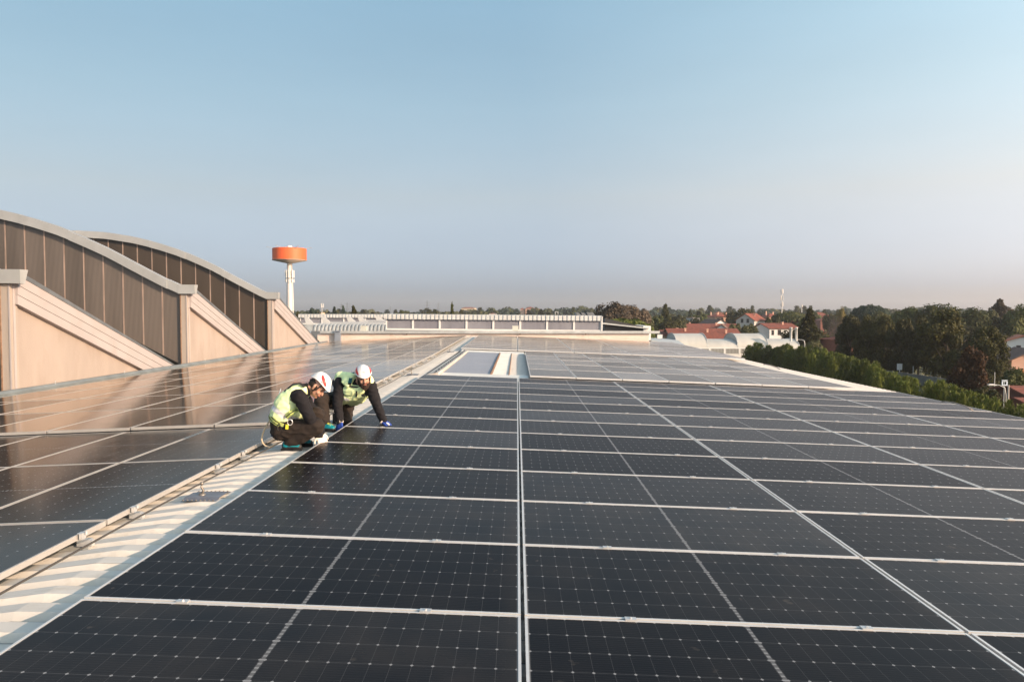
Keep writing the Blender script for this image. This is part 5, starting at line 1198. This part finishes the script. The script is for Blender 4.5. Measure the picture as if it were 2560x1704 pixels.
# --- right worker: kneeling, leaning on his hands, facing the camera
w2 = Worker(9.0, '', 1); P = w2.P
root = tag(empty('person', (P(1330, 1040).x, 9.1, fz)), 'bearded worker in white helmet kneeling and leaning on his blue gloved hand', 'person', 'two roof workers')
J2 = dict(pel=P(1285,730,.55), wst=P(1350,690,.42), chs=P(1435,630,.24), upc=P(1482,545,.10), nk0=P(1500,510,.05), nk1=P(1545,470,-.01))
LA = (P(1690,520,.0) - P(1285,485,.05)).normalized()
O = P(1582, 437, -.06); F, S, U = head_frame(Vector((.34, -.90, -.20)), Vector((.02, -.3, .9))); hk = .98
sh = [(P(1292,492,.06), P(1245,735,-.02), P(1276,985,-.17)), (P(1668,535,.01), P(1742,745,-.04), P(1834,975,-.085))]
lg = [(P(1215,715,.46), P(1030,712,-.08), P(1092,1010,-.20)), (P(1370,740,.50), P(1348,985,.27), P(1300,1000,.68))]
def torso2(m, e=0.0):
    for sg in (-1, 1):
        o = LA * sg
        caps(m, J2['pel'] + o * .08, J2['wst'] + o * .075, .115 + e, .105 + e); caps(m, J2['wst'] + o * .075, J2['chs'] + o * .085, .105 + e, .115 + e); caps(m, J2['chs'] + o * .085, J2['upc'] + o * .10, .115 + e, .085 + e)
    caps(m, J2['wst'], J2['upc'], .10 + e, .10 + e)
m = MB(); torso2(m, -.014)
for a in sh: limb(m, a, (.060, .046, .034))
for a in lg: limb(m, a, (.086, .062, .046))
caps(m, J2['upc'], J2['nk0'], .075, .062); caps(m, J2['nk0'], J2['nk1'], .062, .058); caps(m, J2['nk1'], O - F * .03, .058, .056); add_head(m, O, F, S, U, hk)
knit('body', m, .0065, PM['skin'], root, 2)
m = MB(); torso2(m)
for i, a in enumerate(sh): limb(m, a, (.082, .064, .048)); caps(m, J2['upc'] + LA * (.09 if i else -.09), a[0], .085, .082)
caps(m, J2['upc'], J2['nk0'].lerp(J2['nk1'], .35), .088, .074)
knit('jacket', m, .010, PM['navy'], root, 2, .007, 11)
m = MB()
for sg in (-1, 1): caps(m, J2['pel'] + LA * .08 * sg, J2['wst'].lerp(J2['pel'], .4) + LA * .078 * sg, .122, .112)
for a in lg: limb(m, a, (.104, .084, .066))
knit('trousers', m, .010, PM['trouser'], root, 2, .010, 9)
m = MB()
for sg in (-1, 1):
    o = LA * sg; caps(m, J2['wst'].lerp(J2['chs'], .3) + o * .075, J2['chs'] + o * .078, .118, .130); caps(m, J2['chs'] + o * .078, J2['upc'] + o * .088, .130, .104); caps(m, J2['upc'] + o * .085, J2['nk0'] + o * .085 + Vector((0,.05,.03)), .098, .070)
caps(m, P(1285,425,.11), P(1425,435,.03), .074, .070); caps(m, P(1345,470,-.015), P(1395,525,-.03), .048, .045); caps(m, P(1640,455,.01), P(1672,488,-.01), .060, .050)
caps(m, P(1385,595,.02), P(1545,580,-.015), .070, .066); caps(m, P(1365,670,.07), P(1550,640,.03), .066, .062); caps(m, P(1350,705,.14), P(1520,685,.10), .050, .045)
ax2 = (P(1470,600,.12) - P(1440,730,.16)).normalized(); v0 = P(1440,730,.16)
def vm2(c, n_): t = (c - v0).dot(ax2); return 1 if .045 < t < .085 and c.x < P(1390,660,.1).x + .03 else 0
vest2 = knit('vest', m, .009, [PM['neon'], PM['silver']], root, 2, .007, 12, vm2)
m = MB(); ribbon(m, [P(1492,600,-.075), P(1494,640,-.05), P(1488,675,-.03)], .018, Vector((0,-1,.2)), .006); put(m, 'zip_flap', PM['strap'], vest2)
m = MB(); ribbon(m, [P(1462,360,.14), P(1430,395,.02), P(1415,450,-.055), P(1405,500,-.07), P(1390,540,-.065)], .040, [Vector((-.2,-.4,.9)), Vector((-.2,-.7,.7)), Vector((-.2,-1,.3)), Vector((-.1,-1,.1)), Vector((-.1,-1,.1))], .006); hs = put(m, 'harness', PM['strap'])
for off in (-.016, 0, .016):
    m = MB(); ribbon(m, [p + LA * off + Vector((0,-.005,.003)) for p in (P(1462,360,.14), P(1430,395,.02), P(1415,450,-.055), P(1405,500,-.07))], .005, [Vector((-.2,-.4,.9)), Vector((-.2,-.7,.7)), Vector((-.2,-1,.3)), Vector((-.1,-1,.1))], .004); put(m, 'stripe', PM['teal'], hs)
m = MB(); ribbon(m, [P(1640,480,-.02), P(1625,550,-.03), P(1600,615,-.02)], .035, Vector((0,-1,.2)), .006); put(m, 'shoulder_strap', PM['strap'], hs)
m = MB(); ribbon(m, [P(1385,530,-.055), P(1440,545,-.07), P(1510,550,-.07), P(1590,545,-.06)], .020, Vector((0,-1,.1)), .006); put(m, 'chest_strap', PM['strap'], hs)
m = MB(); ribbon(m, [P(1185,470,.16), P(1205,525,.10), P(1215,560,.12)], .06, Vector((-.7,-.7,.1)), .006); put(m, 'side_strap', PM['strap'], hs)
m = MB(); m.cbox(P(1578,640,-.02), (.035,.03,.05), ry=.5); ribbon(m, [P(1600,600,-.02), P(1612,635,-.02), P(1630,660,-.02)], .026, Vector((0,-1,.1)), .01); m.tube(loop(P(1638,668,-.02), Vector((1,0,0)), Vector((.3,0,1)), .012, .022, 12), .005, 6); put(m, 'clips', PM['strap'], hs)['kind'] = 'stuff'
m = MB(); m.cbox(P(1218,950,.40), (.055,.05,.13)); put(m, 'tool_pouch', PM['boot'], hs)
add_helmet(root, O, F, S, U, .91, True, .066, .006)
m = MB(); ell(m, O + U * .01 - F * .025, (F * .08, S * .080, U * .078)); knit('hair', m, .006, PM['hair'], root, 1, .003, 60)
m = MB()
for sg in (-1, 1):
    caps(m, O + S * sg * .070 + F * .018 + U * .005, O + S * sg * .060 + F * .038 - U * .060, .010, .020, 8); caps(m, O + S * sg * .060 + F * .038 - U * .055, O + F * .078 - U * .098 + S * sg * .012, .020, .026, 8); caps(m, O + F * .094 - U * .036 + S * sg * .004, O + F * .080 - U * .060 + S * sg * .036, .009, .013, 8)
caps(m, O + F * .085 - U * .082, O + F * .080 - U * .122, .026, .018, 8)
knit('beard', m, .005, PM['beard'], root, 1, .004, 70)
for sg in (-1, 1):
    m = MB(); ell(m, O + U * .016 * hk + F * .085 * hk + S * sg * .030 * hk, (F * .012, S * .014, U * .007), 10); put(m, 'eye', PM['eye'], None, True)
    m = MB(); m.tube([O + U * .031 * hk + F * .099 * hk + S * sg * .010, O + U * .037 * hk + F * .097 * hk + S * sg * .03, O + U * .032 * hk + F * .085 * hk + S * sg * .048], .0055, 6); put(m, 'eyebrow', PM['beard'])
m = MB(); m.tube([O - U * .054 * hk + F * .096 * hk - S * .022, O - U * .053 * hk + F * .103 * hk, O - U * .054 * hk + F * .096 * hk + S * .022], .0055, 6); put(m, 'lips', PM['lip'], None, True)
boot(fl(1085,1100,-.22), fl(1205,1130,-.27), P(1092,1030,-.20), root)
t0 = P(1290,1010,.70); t0.z = fz + .0; t1 = P(1225,985,.62); t1.z = fz + .01
m = MB(); caps(m, P(1290,985,.70), P(1232,965,.60), .052, .045); knit('boot', m, .008, PM['boot'], root, 2)
wr = P(1834,985,-.087); hp = P(1890,1035,-.13); g1 = glove('glove', wr, hp - wr, 1, Vector((.25,-.35,.9)), PM['gblue'], root, .16, .9, 1.0, -1)
m = MB(); m.tube([P(1822,985,-.085), P(1836,1000,-.088)], [.047, .040], 12); put(m, 'cuff', PM['gwhite'], g1)
m = MB(); c = wr.lerp(hp, 1.0) + Vector((.004,-.012,.022)); m.cbox(c, (.035,.022,.004), rx=.5, ry=.5); m.cbox(c + Vector((.012,.0,-.014)), (.02,.018,.004), rx=.5, ry=.5); put(m, 'glove_print', MT['white'], g1)
wr = P(1278,1000,-.175); g2 = glove('glove', wr, P(1285,1075,-.22) - wr, 1, Vector((-.3,-.9,.2)), PM['gblue'], root, .35, .4, 1.0)
m = MB(); m.tube([P(1276,990,-.17), P(1279,1012,-.178)], [.048, .040], 12); put(m, 'cuff', PM['gwhite'], g2)
